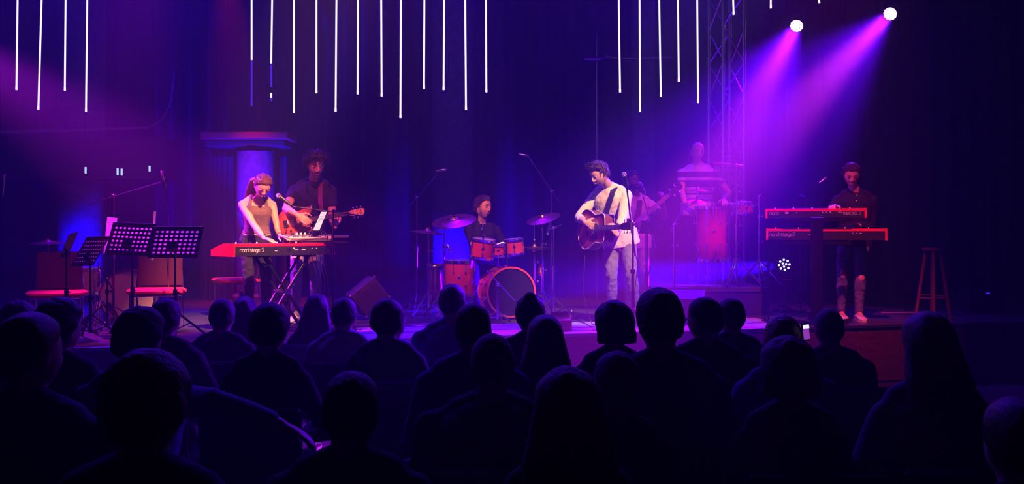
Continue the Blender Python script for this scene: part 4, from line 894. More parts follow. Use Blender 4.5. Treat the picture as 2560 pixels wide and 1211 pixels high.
# tablet / sheet on a stand above the synth
tt = thing('tablet_computer', 'tilted pale tablet screen showing a chart above the slim synthesizer', 'tablet', W(793, 576, 9.98))
q = [W(783, 576, 10.17), W(798, 576, 10.22), W(817, 530, 10.26), W(803, 530, 10.21)]; nrm = (q[1] - q[0]).cross(q[3] - q[0]).normalized()
def quad(q, grow, th, off):
    c = sum(q, V((0, 0, 0))) / 4; qq = [c + (p - c) * grow for p in q]; nn = nrm if nrm.y < 0 else -nrm
    b = MB(); b.loft([[p + nn * (off - th) for p in qq], [p + nn * off for p in qq]]); return b
quad(q, 1.14, .008, 0).obj('case', mBlackGloss, tt, smooth=False); quad(q, 1.0, .001, .0015).obj('screen', mat('lit_tablet_screen', (1, 1, 1), .5, emit=(.55, .62, .60), es=.9, var=.15), tt, smooth=False)
rr = random.Random(5)
for i in range(11):
    t_ = .08 + i * .085; a = q[3].lerp(q[0], t_); c = q[2].lerp(q[1], t_); nn = nrm if nrm.y < 0 else -nrm
    b = MB(); b.tube(a.lerp(c, .1) + nn * .0025, a.lerp(c, rr.uniform(.5, .9)) + nn * .0025, .0012, seg=4); b.obj('line_of_text', mDarkChrome, tt)
t = thing('tablet_holder', 'black clamp and arm holding the tablet above the synthesizer', 'stand', W(795, 590, 10.05))
b = MB(); b.path([S_(.34, .25, .04), W(797, 585, 10.30), W(800, 560, 10.29)], .008, 6); b.obj('arm', mBlackMetal, t)
b = MB(); c = sum(q, V((0, 0, 0))) / 4; b.box(W(791, 579, 10.2), (.09, .02, .012), bev=.002); b.obj('clip', mBlackMetal, t)

# ---- right two-tier keyboards
KA = R(-16); kc2 = W(1914, 545, 10.62); stage_piano('upper red keyboard on the right stand, lettered nord electro 3', kc2, KA, 1.05, .30, .098, [('nord', .045, .0255), ('electro 3', .815, .0255)],
    [(.225, .62, .035, .006), (.225, .48, .035, .006), (.26, .5, .022, .022), (.33, .55, .022, .006), (.60, .6, .012, .01), (.64, .6, .012, .01), (.68, .6, .012, .01), (.78, .6, .04, .006)])
kc3 = W(1916, 600, 10.62); stage_piano('lower red keyboard on the right stand, lettered nord stage 2', kc3, KA, 1.25, .33, .122, [('nord stage2', .035, .027)],
    [(.46, .45, .022, .008), (.50, .45, .02, .03), (.54, .5, .03, .02), (.9, .6, .012, .01), (.94, .6, .012, .01), (.98, .6, .03, .006)])
t = thing('keyboard_stand', 'black column stand with two tiers of arms carrying the right keyboards', 'stand', gp(2042, 10.45))
g = gp(2042, 10.33); KR = M.Rotation(KA, 3, 'Z'); K_ = lambda x, y, z: V((g.x, g.y, 0)) + KR @ V((x, y, 0)) + V((0, 0, z))
b = MB(); b.box((g.x, g.y, SZ + .50), (.125, .07, .86), KR, bev=.006); b.obj('column', mBlackMetal, t)
zc2 = kc2.z; zc3 = kc3.z
for zz in (zc2 - .012, zc3 - .012):
    for sx in (-.34, .34):
        b = MB(); b.box(K_(sx, .24, zz), (.03, .36, .022), KR, bev=.003); b.obj('arm', mBlackMetal, t)
    b = MB(); b.box(K_(0, .08, zz - .02), (.72, .04, .03), KR, bev=.003); b.obj('crossbar', mBlackMetal, t)
b = MB(); b.box(K_(0, .02, (zc2 + zc3) / 2), (.125, .06, zc2 - zc3), KR, bev=.005); b.obj('upper_column', mBlackMetal, t)
for sx in (-1, 1):
    b = MB(); b.box(K_(sx * .22, .2, SZ + .02), (.05, .62, .035), KR @ M.Rotation(R(sx * -28), 3, 'Z'), .004); b.obj('foot', mBlackMetal, t)
for px in (1921, 2008, 2192):
    pass
# legs of a slim table frame below the keyboards
t = thing('upright_stand', 'thin black upright frame at the left end of the two-tier keyboards', 'stand', gp(1921, 10.55))
b = MB(); a = gp(1921, 10.55); b.tube(a, a + V((0, 0, .92)), .012); b.obj('upright', mBlackMetal, t); b = MB(); b.box(W(1919, 664, 10.53), (.06, .03, .02), bev=.002); b.obj('clamp', mBlackMetal, t)
b = MB(); b.box(a + V((0, 0, .012)), (.05, .40, .024), bev=.003); b.obj('foot', mBlackMetal, t)
b = MB(); b.path([W(2072, 622, 10.75), W(2078, 632, 10.7), W(2094, 640, 10.7), W(2115, 641, 10.72), W(2132, 632, 10.78)], .006, 6); tag(b.obj('audio_cable', mBlackPlastic), 'black cable drooping below the lower right keyboard', 'cable')
# bar stool
t = thing('bar_stool', 'tall wooden bar stool standing alone at the right of the stage', 'stool', gp(2328, 11.1))
mStool = mat('stool_wood', (.22, .07, .05), .5, var=.2, vscale=20); g = gp(2332, 11.1); zs = W(0, 620, 11.1).z
b = MB(); b.lathe([(.08, zs - .035), (.115, zs - .03), (.12, zs - .012), (.115, zs), (.0, zs)], M.Translation((g.x, g.y, 0)), 28); b.obj('seat', mStool, t)
cs = []
for a in (250, 340, 70, 160):
    d = V((math.cos(R(a)), math.sin(R(a)), 0)); p = V((g.x, g.y, zs - .03)) + d * .075; q2 = V((g.x, g.y, SZ)) + d * .185; b = MB(); b.tube(p, q2, .017, .019, 10); b.obj('leg', mStool, t); cs.append((p, q2))
for i, f_ in enumerate((.66, .70, .66, .70)):
    b = MB(); b.tube(cs[i][0].lerp(cs[i][1], f_), cs[(i + 1) % 4][0].lerp(cs[(i + 1) % 4][1], f_), .010); b.obj('rung', mStool, t)
# small black stage box at right with a blue indicator
t = thing('stage_box', 'small dark cable box with a blue light on the right of the stage', 'box', gp(2452, 11.9)); g = gp(2450, 11.9)
b = MB(); b.box((g.x, g.y, SZ + .15), (.42, .28, .26), bev=.01); b.obj('case', mBlackPlastic, t)
b = MB(); b.box(W(2470, 734, 11.75), (.045, .01, .02), bev=.002); b.obj('indicator_light', mat('blue_indicator', (.1, .1, 1), .4, emit=(.05, .02, .75), es=.9), t)
b = MB(); b.tube((g.x - .15, g.y, SZ + .28), (g.x - .15, g.y, SZ + .30), .01); b.path([(g.x - .12, g.y, SZ + .28), (g.x - .12, g.y, SZ + .31), (g.x + .12, g.y, SZ + .31), (g.x + .12, g.y, SZ + .28)], .009, 6); b.obj('handle', mDarkChrome, t)

# ================================================================ drums
mShellRed = burst_mat('cherry_amber_shell', (.52, .05, .02), (.42, .03, .02), .0, .3); mShellRed2 = mat('cherry_lacquer_shell', (.50, .045, .03), .22, coat=.8, var=.12, vscale=3)
mSparkle = mat('champagne_sparkle_shell', (.42, .28, .20), .3, .4, bump=.6, bscale=300, var=.5, vscale=120)
mHeadW = mat('coated_drum_head', (.38, .34, .36), .6); mHeadB = mat('black_drum_head', (.012, .012, .018), .25, coat=.3); mHeadC = mat('clear_drum_head', (.10, .06, .08), .25, coat=.3)
mBrass = mat('cymbal_bronze', (.55, .32, .14), .32, 1., bump=.1, bscale=200); mHoopRed = mat('cherry_wood_hoop', (.62, .09, .04), .25, coat=.7)
def drum(label, name, c, ax, r, h, shell=None, lugs=8, hoop=None, batter=None, reso=None, hr_=.012, badge=True):
    """c = centre of the top head, ax = direction from the bottom to the top head"""
    shell = shell or mShellRed2; hoop = hoop or mChrome; m = zframe(V(c), ax); t = thing(name, label, 'drum', V(c)); inner = r * .97
    b = MB(); b.lathe([(inner, -h + .004), (r, -h + .004), (r, -.004), (inner, -.004)], m, 40, True); b.obj('shell', shell, t)
    b = MB(); b.lathe([(0, -.003), (r * .96, -.003), (r * 1.0, 0), (0, .0)], m, 32); b.obj('batter_head', batter or mHeadW, t)
    b = MB(); b.lathe([(0, -h - .001), (r, -h - .001), (r * .96, -h + .003), (0, -h + .003)], m, 32); b.obj('resonant_head', reso or mHeadC, t)
    for z0, z1, nm in ((-.022, .010, 'top_hoop'), (-h - .010, -h + .022, 'bottom_hoop')):
        b = MB(); b.lathe([(r * 1.005, z0), (r * 1.045, z0), (r * 1.045, z1), (r * 1.06, z1 + .003), (r * .985, z1 + .003), (r * .985, z1 - .006)], m, 40, True); b.obj(nm, hoop, t)
    for i in range(lugs):
        a = 2 * math.pi * (i + .5) / lugs; p = lambda z, q=1.04: m @ V((r * q * math.cos(a), r * q * math.sin(a), z))
        b = MB(); b.tube(p(.008, 1.06), p(-h * .32, 1.06), .0035, seg=6); b.tube(p(-h - .006, 1.06), p(-h * .68, 1.06), .0035, seg=6)
        for zz in (-h * .30, -h * .70): b.ball(p(zz, 1.045), (.011, .011, .020), m.to_3x3(), 8, 6)
        b.obj('lug', mChrome, t)
    if badge: b = MB(); b.ball(m @ V((0, -r * 1.0, -h * .45)), (.018, .004, .022), m.to_3x3(), 12, 6); b.obj('badge', mDarkChrome, t)
    return t, m
# bass drum: axis towards the audience, turned a little to the right
D0 = 10.95; bc = W(1278, 731, D0); bax = V((.28, -.96, .02)).normalized()
t, bm = drum('cherry bass drum with a black front head and amber hoop', 'bass_drum', bc, bax, .275, .42, mShellRed2, 10, mHoopRed, mHeadB, mHeadW)
for sg in (-1, 1):
    a = bc - bax * .12 + V((sg * .26, 0, -.04)); b = MB(); b.tube(a, V((a.x + sg * .10, a.y - .22, SZ + .012)), .008); b.ball(V((a.x + sg * .10, a.y - .22, SZ + .014)), .014, nu=8, nv=6); b.obj('spur', mChrome, t)
b = MB(); ttop = bc - bax * .18 + V((0, 0, .285)); b.tube(ttop, ttop + V((0, 0, .30)), .013); b.box(ttop, (.06, .06, .03), bev=.005); b.obj('tom_post', mChrome, t)
T1 = W(1210, 600, 11.15); T2 = W(1284, 600, 11.2)
for nm, c, r, h, ax, lab in (('rack_tom', T1, .140, .215, V((.10, -.10, 1)), 'left rack tom in cherry lacquer above the bass drum'), ('rack_tom', T2, .118, .175, V((-.08, -.06, 1)), 'smaller right rack tom in cherry lacquer above the bass drum')):
    t, mm = drum(lab, nm, c, ax, r, h, mShellRed2, 6); e = mm @ V((0, 0, -h * .4)); q = ttop + V((0, 0, .27)); s_ = (q - e).normalized()
    b = MB(); b.path([e + s_ * r, e.lerp(q, .8) + V((0, 0, .02)), q], .010, 8); b.ball(e.lerp(q, .75), .02, nu=8, nv=6); b.obj('mount_arm', mChrome, t)
drum('snare drum half hidden between the two rack toms', 'snare_drum', W(1246, 612, 11.75), (0, -.05, 1), .165, .14, mShellRed2, 8, batter=mHeadW)
t = thing('drum_stand', 'low chrome basket stand under the snare drum', 'stand', gp(1246, 11.75)); g = gp(1246, 11.75); zb = W(0, 612, 11.75).z - .15
b = MB(); b.tube((g.x, g.y, SZ + .15), (g.x, g.y, zb), .012); b.obj('post', mChrome, t)
for a in (30, 150, 270):
    d = V((math.cos(R(a)), math.sin(R(a)), 0)); b = MB(); b.tube((g.x, g.y, SZ + .3), g + d * .28 + V((0, 0, .01)), .008); b.obj('leg', mChrome, t); b = MB(); b.path([(g.x, g.y, zb - .02), V((g.x, g.y, zb - .01)) + d * .17, V((g.x, g.y, zb + .03)) + d * .178], .007, 6); b.obj('basket_arm', mChrome, t)
ft = W(1150, 653, 11.35); t, fm = drum('cherry floor tom standing left of the bass drum', 'floor_tom', ft, (0, -.03, 1), .180, .40, mShellRed2, 8)
for a in (200, 320, 90):
    d = V((math.cos(R(a)), math.sin(R(a)), 0)) * .20; b = MB(); b.tube(V((ft.x, ft.y, ft.z - .12)) + d, V((ft.x, ft.y, SZ + .012)) + d * 1.1, .007); b.box(V((ft.x, ft.y, ft.z - .24)) + d, (.03, .03, .05), bev=.004); b.obj('leg', mChrome, t)
def cymbal(label, c, r, ax, stand=None):
    m = zframe(V(c), ax); t = thing('cymbal', label, 'cymbal', V(c))
    b = MB(); b.lathe([(0, .030), (r * .10, .027), (r * .17, .008), (r * .2, .002), (r * .6, -.010), (r, -.026), (r, -.028), (r * .6, -.0125), (r * .2, -.001), (0, .026)], m, 44); b.obj('plate', mBrass, t)
    b = MB(); b.lathe([(.016, .030), (.016, .045), (.006, .05), (.006, .062)], m, 12); b.obj('felt_and_wingnut', mDark, t); return m
def tripod(b_add, g, z_hub, spread, rots, mt, t, r=.009, double=True, z_low=.06):
    for a in rots:
        d = V((math.cos(R(a)), math.sin(R(a)), 0)); n_ = V((-d.y, d.x, 0)) * .012
        foot_ = V((g.x, g.y, g.z + .012)) + d * spread; hub = V((g.x, g.y, g.z + z_hub)) + d * .02; b = MB()
        if double: b.tube(hub + n_, foot_ + n_, r * .8, seg=6); b.tube(hub - n_, foot_ - n_, r * .8, seg=6)
        else: b.tube(hub, foot_, r, seg=8)
        low = V((g.x, g.y, g.z + z_low)) + d * .015; b.tube(low, hub.lerp(foot_, .5), r * .6, seg=6)
        o = b.obj('leg', mt, t); b = MB(); b.ball(foot_, (.017, .017, .012), nu=8, nv=6); b.obj('rubber_foot', mBlackPlastic, t, o)
def cymbal_stand(label, g, tip, hubz=.30, spread=.32, rots=(-60, 60, 180), boom=None, mt=None, double=True):
    mt = mt or mChrome; g = V(g); t = thing('cymbal_stand', label, 'stand', g); tip = V(tip); elbow = boom and V(boom) or tip
    b = MB(); b.tube(g + V((0, 0, .05)), (g.x, g.y, g.z + (elbow.z - g.z) * .5), .0125, seg=10); b.obj('lower_tube', mt, t)
    b = MB(); b.tube((g.x, g.y, g.z + (elbow.z - g.z) * .5), (g.x, g.y, elbow.z), .0095, seg=10); b.obj('upper_tube', mt, t)
    for q in (.5, .78):
        b = MB(); p = V((g.x, g.y, g.z + (elbow.z - g.z) * q)); b.tube(p - V((0, 0, .02)), p + V((0, 0, .02)), .019, seg=10); b.tube(p, p + V((.04, -.01, 0)), .005, seg=6); b.ball(p + V((.042, -.01, 0)), (.010, .005, .014), nu=8, nv=6); b.obj('clamp', mt, t)
    e = V((g.x, g.y, elbow.z)); b = MB(); b.ball(e, .020, nu=8, nv=6); b.obj('tilter', mt, t)
    if (tip - e).length > .03:
        b = MB(); b.tube(e - (tip - e).normalized() * (.12 if boom else 0), tip, .0065, seg=8); b.obj('boom_arm', mt, t)
    tripod(None, g, hubz, spread, rots, mt, t, double=double); return t
c = W(1135, 548, 11.3); m = cymbal('large dark ride cymbal tilted above the floor tom', c, .265, V((-.12, -.34, 1)))
cymbal_stand('chrome cymbal stand with its pole in front of the blue column', gp(1110, 11.35), c - V((0, 0, .03)), boom=W(1112, 568, 11.35), rots=(-100, 20, 140))
b = MB(); b.tube(W(1081, 564, 11.3), W(1113, 565, 11.33), .007); tag(b.obj('counterweight_arm', mChrome), 'short chrome arm poking left from the cymbal stand by the blue column', 'stand arm')
c = W(1070, 577, 11.55); cymbal('thin crash cymbal at the left of the drum kit, nearly edge-on', c, .21, V((.10, -.05, 1)))
cymbal_stand('chrome tripod cymbal stand at the left end of the drum kit', gp(1071, 11.5), c - V((0, 0, .03)), rots=(-120, -15, 165), spread=.34, hubz=.27)
c = W(1357, 542, 11.5); cymbal('crash cymbal tilted up to the right at the right of the drum kit', c, .21, V((-.26, -.30, 1)))
cymbal_stand('chrome cymbal stand at the right of the bass drum', gp(1356, 11.4), c - V((0, 0, .03)), boom=W(1356, 560, 11.4), rots=(-75, 30, 160))
c = W(1336, 617, 11.35); cymbal('top cymbal of the hi-hat pair beside the right rack tom', c, .165, V((0, -.05, 1))); cymbal('bottom cymbal of the hi-hat pair beside the right rack tom', c - V((0, 0, .035)), .165, V((0, .05, -1)))
cymbal_stand('chrome hi-hat stand beside the right rack tom', gp(1336, 11.35), c + V((0, 0, .0)), rots=(-100, 20, 140)); b = MB(); b.tube(c, c + V((0, 0, .28)), .005); b.ball(c + V((0, 0, .08)), .014, nu=8, nv=6); tag(b.obj('hi_hat_rod', mChrome), 'thin pull rod rising above the hi-hat cymbals', 'drum rod')
b = MB(); b.ball(W(1352, 676, 11.5), (.030, .02, .07), M.Rotation(R(8), 3, 'Y')); tag(b.obj('wooden_shaker', mat('orange_wood', (.75, .28, .08), .4)), 'small orange wooden shaker hanging by the hi-hat stand', 'percussion')
# bronze upright drum at the left of the kit
g = gp(1088, 11.75); t = thing('upright_drum', 'tall narrow bronze metal drum at the left end of the kit', 'drum', g)
mBronze = mat('polished_bronze', (.62, .38, .24), .28, 1., bump=.9, bscale=9, var=.2)
b = MB(); b.lathe([(.07, .12), (.085, .14), (.098, .30), (.092, .50), (.098, .58)], M.Translation(g), 30); b.obj('shell', mBronze, t)
b = MB(); b.lathe([(.0, .58), (.1, .58), (.105, .60), (.10, .615), (0, .62)], M.Translation(g), 30); b.obj('head', mHeadC, t)
b = MB(); b.lathe([(.1, .55), (.108, .56), (.108, .59), (.1, .6)], M.Translation(g), 30); b.obj('hoop', mDarkChrome, t)
for a in (250, 10, 130):
    d = V((math.cos(R(a)), math.sin(R(a)), 0)); b = MB(); b.tube(g + d * .085 + V((0, 0, .3)), g + d * .17 + V((0, 0, .01)), .008); b.obj('leg', mChrome, t)
# drummer's stool
g = gp(1205, 12.45); t = thing('drum_stool', 'round black padded stool under the drummer', 'stool', g)
b = MB(); b.lathe([(0, .40), (.15, .40), (.165, .43), (.16, .47), (.13, .485), (0, .485)], M.Translation(g), 24); b.obj('seat', mBlackPlastic, t); b = MB(); b.tube(g + V((0, 0, .1)), g + V((0, 0, .4)), .016); b.obj('post', mChrome, t); tripod(None, g, .3, .25, (-90, 30, 150), mChrome, t)

# ---- percussion on the riser
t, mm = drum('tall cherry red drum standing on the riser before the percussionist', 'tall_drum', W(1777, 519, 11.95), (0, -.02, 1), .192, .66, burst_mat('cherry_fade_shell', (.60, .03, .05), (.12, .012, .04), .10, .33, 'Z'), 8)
tc = W(1777, 519, 11.95)
for a in (215, 275, 330, 90):
    d = V((math.cos(R(a)), math.sin(R(a)), 0)) * .215; b = MB(); b.tube(V((tc.x, tc.y, tc.z - .50)) + d, V((tc.x, tc.y, RZ + .012)) + d * 1.05, .008); b.box(V((tc.x, tc.y, tc.z - .58)) + d, (.03, .03, .07), bev=.004); b.ball(V((tc.x, tc.y, RZ + .014)) + d * 1.05, .014, nu=8, nv=6); b.obj('leg', mChrome, t)
drum('small cherry tom at the right end of the percussion set', 'small_tom', W(1862, 507, 11.9), (.03, -.12, 1), .098, .135, mShellRed2, 6)
drum('small dark tom between the tall drum and the right small tom', 'small_tom', W(1831, 511, 12.1), (-.03, -.1, 1), .088, .12, mat('dark_lacquer_shell', (.06, .02, .04), .25, coat=.6), 6)
cymbal_stand('chrome stand with its pole at the right end of the riser', gp(1898, 11.75, RZ), W(1898, 492, 11.75), rots=(-35, 60, 200), spread=.30)
b = MB(); b.path([W(1862, 530, 12.0), W(1880, 520, 11.9), W(1898, 508, 11.76)], .010, 6); b.path([W(1831, 530, 12.12), W(1850, 533, 12.0), W(1862, 532, 12.0)], .010, 6); tag(b.obj('tom_mount', mChrome), 'chrome bracket joining the two small toms to the right pole', 'stand arm')
# small pad cymbal and arms
c = W(1742, 499, 12.0); cymbal('small dark cymbal on a boom left of the tall drum', c, .125, V((.15, -.35, 1)))
cymbal_stand('chrome boom stand left of the tall drum', gp(1685, 11.2, SZ), W(1707, 521, 11.5), boom=W(1682, 562, 11.2), rots=(-55, 40, 190), spread=.30)
b = MB(); b.tube(W(1707, 521, 11.5), c - V((0, 0, .03)), .006); tag(b.obj('boom_tip', mChrome), 'thin chrome rod reaching up to the small dark cymbal', 'stand arm')
b = MB(); b.path([W(1745, 480, 11.7), W(1746, 487, 11.7), W(1783, 508, 11.72), W(1784, 545, 11.74)], .006, 6); tag(b.obj('percussion_clamp', mChrome), 'bent bright metal arm clamped to the tall drum', 'stand arm')
c = W(1744, 473, 11.9); cymbal('splash cymbal seen edge-on in front of the striped shirt', c, .115, V((0, -.02, 1)))
b = MB(); b.tube(c, c + V((0, 0, -.14)), .005); tag(b.obj('cymbal_rod', mChrome), 'short rod under the edge-on splash cymbal', 'stand arm')
# bar chimes
c0 = W(1783, 407, 12.0); c1 = W(1857, 416, 12.0); t = thing('bar_chimes', 'row of hanging metal bar chimes right of the percussionist', 'chimes', (c0 + c1) / 2)
b = MB(); b.box((c0 + c1) / 2, ((c1 - c0).length, .03, .03), zframe((0, 0, 0), (0, 0, 1), c1 - c0).to_3x3() if False else frame((0, 0, 0), c1 - c0, (0, 0, 1)).to_3x3(), .004); b.obj('bar', mMahog, t)
for i in range(30):
    p = c0.lerp(c1, (i + .6) / 30.2) + V((0, 0, -.03)); L_ = .13 + .115 * i / 29
    b = MB(); b.tube(p, p - V((0, 0, L_)), .0048, seg=6); b.obj('chime', mChrome, t)
cymbal_stand('tall chrome stand holding the bar chimes, blue light on its legs', gp(1841, 11.75, RZ), W(1829, 409, 12.0), boom=W(1841, 413, 11.75), rots=(-125, -20, 95), spread=.30, hubz=.34)
b = MB(); b.tube(W(1841, 466, 11.76), W(1812, 494, 11.9), .006); tag(b.obj('brace_rod', mChrome), 'slanted chrome rod on the bar chime stand', 'stand arm')

# ================================================================ microphones on stands
mGrille = mat('microphone_grille', (.62, .60, .60), .35, .9, bump=1., bscale=600); mMicBody = mat('microphone_body', (.03, .03, .035), .4, .5)
def mic(label, tail, head, kind='vocal', grp=None):
    tail, head = V(tail), V(head); d = (head - tail).normalized(); t = thing('microphone', label, 'microphone', tail, 0, grp)
    if kind == 'vocal':
        m = zframe(head, d); b = MB(); b.lathe([(.010, -.175), (.0125, -.17), (.018, -.055), (.021, -.03)], m, 16); b.obj('handle', mMicBody, t)
        b = MB(); b.ball(head - d * .004, (.025, .025, .028), m.to_3x3(), 16, 12); b.obj('grille', mGrille, t); b = MB(); b.ring(.0245, .003, m, -.012, 20, 6); b.obj('grille_band', mDarkChrome, t)
        b = MB(); b.tube(head - d * .135, head - d * .085, .020, seg=12); b.obj('clip', mBlackPlastic, t)
    else:
        m = zframe(tail, d); L_ = (head - tail).length; b = MB(); b.lathe([(.009, 0), (.0125, .004), (.0125, L_ * .8), (.0105, L_ * .82)], m, 14); b.obj('barrel', mDarkChrome, t)
        b = MB(); b.lathe([(.0115, L_ * .82), (.0115, L_ * .98), (.008, L_)], m, 14); b.obj('capsule', mGrille, t)
    return t
def mic_stand(label, g, pivot, tip, back=None, mt=None, rots=(-90, 30, 150), spread=.30, hubz=.22, r=.0095):
    mt = mt or mBlackMetal; g = V(g); pivot = V(pivot); tip = V(tip); t = thing('microphone_stand', label, 'stand', g); top = V((g.x, g.y, pivot.z))
    b = MB(); b.tube(g + V((0, 0, .04)), g.lerp(top, .55), r * 1.35, seg=10); b.obj('lower_tube', mt, t); b = MB(); b.tube(g.lerp(top, .5), top, r * .95, seg=10); b.obj('upper_tube', mt, t)
    b = MB(); b.tube(g.lerp(top, .53), g.lerp(top, .57), r * 2.2, seg=10); b.obj('clutch', mt, t)
    if (tip - top).length > .04:
        d = (tip - top).normalized(); bk = V(back) if back is not None else top - d * .18
        b = MB(); b.tube(bk, tip, r * .7, seg=8); b.obj('boom', mt, t); b = MB(); b.ball(top, (.022, .022, .022), nu=10, nv=8); b.tube(top, top + V((.035, -.02, 0)), .006); b.obj('pivot_clamp', mt, t)
    tripod(None, g, hubz, spread, rots, mt, t, r=.009, double=False); return t
# singer's microphone
hd_ = W(1560, 436, 9.75); tl = W(1566, 462, 9.80)
mic('black vocal microphone with a silver ball grille before the singer', tl + (tl - hd_) * .3, hd_)
mic_stand('straight black microphone stand right in front of the singer', gp(1582, 9.85), W(1582, 560, 9.85), W(1566, 462, 9.81), back=W(1588, 640, 9.84), rots=(-60, 60, 180), r=.012)
b = MB(); b.path([W(1567, 464, 9.84), W(1572, 520, 9.9), W(1578, 580, 9.9), W(1594, 660, 9.9), W(1586, 740, 9.88), gp(1588, 9.9) + V((0, 0, .01)), gp(1560, 9.75) + V((0, 0, .008)), gp(1480, 9.7) + V((0, 0, .008))], .0045, 6); tag(b.obj('microphone_cable', mBlackPlastic), 'black cable running down the stand of the vocal microphone', 'cable')
b = MB(); b.box(W(1571, 553, 9.86), (.035, .03, .06), bev=.005); tag(b.obj('stand_clip', mBlackPlastic), 'small black clip on the straight microphone stand near the guitar headstock', 'clip')
# woman's mic on a boom
mic('black microphone on a boom in front of the woman at the left keyboard', W(735, 519, 9.72), W(696, 489, 9.74))
mic_stand('black boom microphone stand right of the left red keyboard', gp(833, 9.9), W(833, 527, 9.9), W(733, 517, 9.72), back=W(908, 540, 10.02), rots=(-30, 90, 210))
# overhead drum mics
mic('pencil microphone hanging over the left of the drum kit', W(1090, 428, 11.5), W(1116, 424, 11.45), 'pencil')
mic_stand('tall dim boom stand reaching up left of the drummer', gp(1042, 11.9), W(1050, 494, 11.9), W(1100, 428, 11.5), mt=mDarkChrome)
mic('pencil microphone hanging over the right of the drum kit', W(1322, 389, 11.4), W(1296, 386, 11.4), 'pencil')
mic_stand('tall dim boom stand reaching up right of the drummer', gp(1378, 11.7), W(1376, 478, 11.7), W(1320, 390, 11.4), back=W(1398, 505, 11.8), mt=mDarkChrome)
mic_stand('slim stand with a blue-lit pole at the far right of the drum kit', gp(1384, 11.3), W(1382, 570, 11.3), W(1372, 575, 11.4), mt=mChrome, rots=(-30, 100, 200))
mic('slim microphone hanging down beside the right crash cymbal', W(1375, 556, 11.3), W(1368, 588, 11.3), 'pencil')
mt_ = mic('pencil microphone pointing down by the floor tom', W(1118, 612, 11.2), W(1128, 632, 11.15), 'pencil')
b = MB(); b.path([W(1119, 614, 11.2), W(1112, 626, 11.25), W(1113, 652, 11.34)], .006, 6); b.obj('clip_arm', mBlackMetal, mt_)
mic_stand('low boom stand holding the bass drum microphone', gp(1244, 10.55), W(1244, 712, 10.55), W(1286, 752, 10.62), back=W(1216, 676, 10.5), mt=mChrome, rots=(-70, 50, 170), spread=.20, hubz=.12)
mic('silver microphone at the front of the bass drum head', W(1290, 752, 10.62), W(1300, 758, 10.72), 'pencil')
for px, py, D in ((1211, 588, 11.0), (1300, 594, 11.1), (1208, 562, 11.2)):
    mic({1211: 'tiny clip microphone on the left rack tom', 1300: 'tiny clip microphone on the right rack tom', 1208: 'small dark microphone above the left rack tom'}[px], W(px, py, D), W(px - 4, py + 12, D + .03), 'pencil')
# bassist's and right keyboardist's vocal mics
mic('dark vocal microphone in front of the bass player', W(1607, 474, 11.45), W(1600, 460, 11.5))
mic_stand('dark boom stand before the bass player, right of the singer', gp(1615, 11.3), W(1615, 565, 11.3), W(1603, 470, 11.45), back=W(1640, 620, 11.25), mt=mDarkChrome)
mic('microphone at the tip of the boom left of the right keyboard player', W(2048, 458, 10.9), W(2066, 444, 10.9), 'pencil')
mic_stand('thin black boom stand left of the right keyboard player', gp(2003, 11.25), W(2003, 492, 11.25), W(2048, 458, 10.9), back=W(1950, 530, 11.4))
# left boom with overhead mic
mic('long condenser microphone hanging from the boom at far left', W(414, 470, 9.9), W(404, 427, 9.9), 'pencil')
mic_stand('chrome boom stand at far left with its boom rising to the right', gp(284, 10.0), W(286, 490, 10.0), W(402, 456, 9.9), back=W(219, 511, 10.05), mt=mDarkChrome)
b = MB(); b.path([W(414, 470, 9.9), W(418, 500, 9.9), W(421, 540, 9.92), W(420, 600, 10.0), gp(424, 10.0) + V((0, 0, .01))], .004, 6); tag(b.obj('microphone_cable', mDarkChrome), 'thin cable hanging from the condenser microphone at far left', 'cable')
mic('slim microphone at the very left edge of the picture', W(5, 491, 9.2), W(11, 436, 9.2), 'pencil')
mic_stand('boom stand beyond the left edge holding a slim microphone', gp(-110, 9.25), W(-110, 500, 9.25), W(7, 465, 9.2), mt=mDarkChrome)

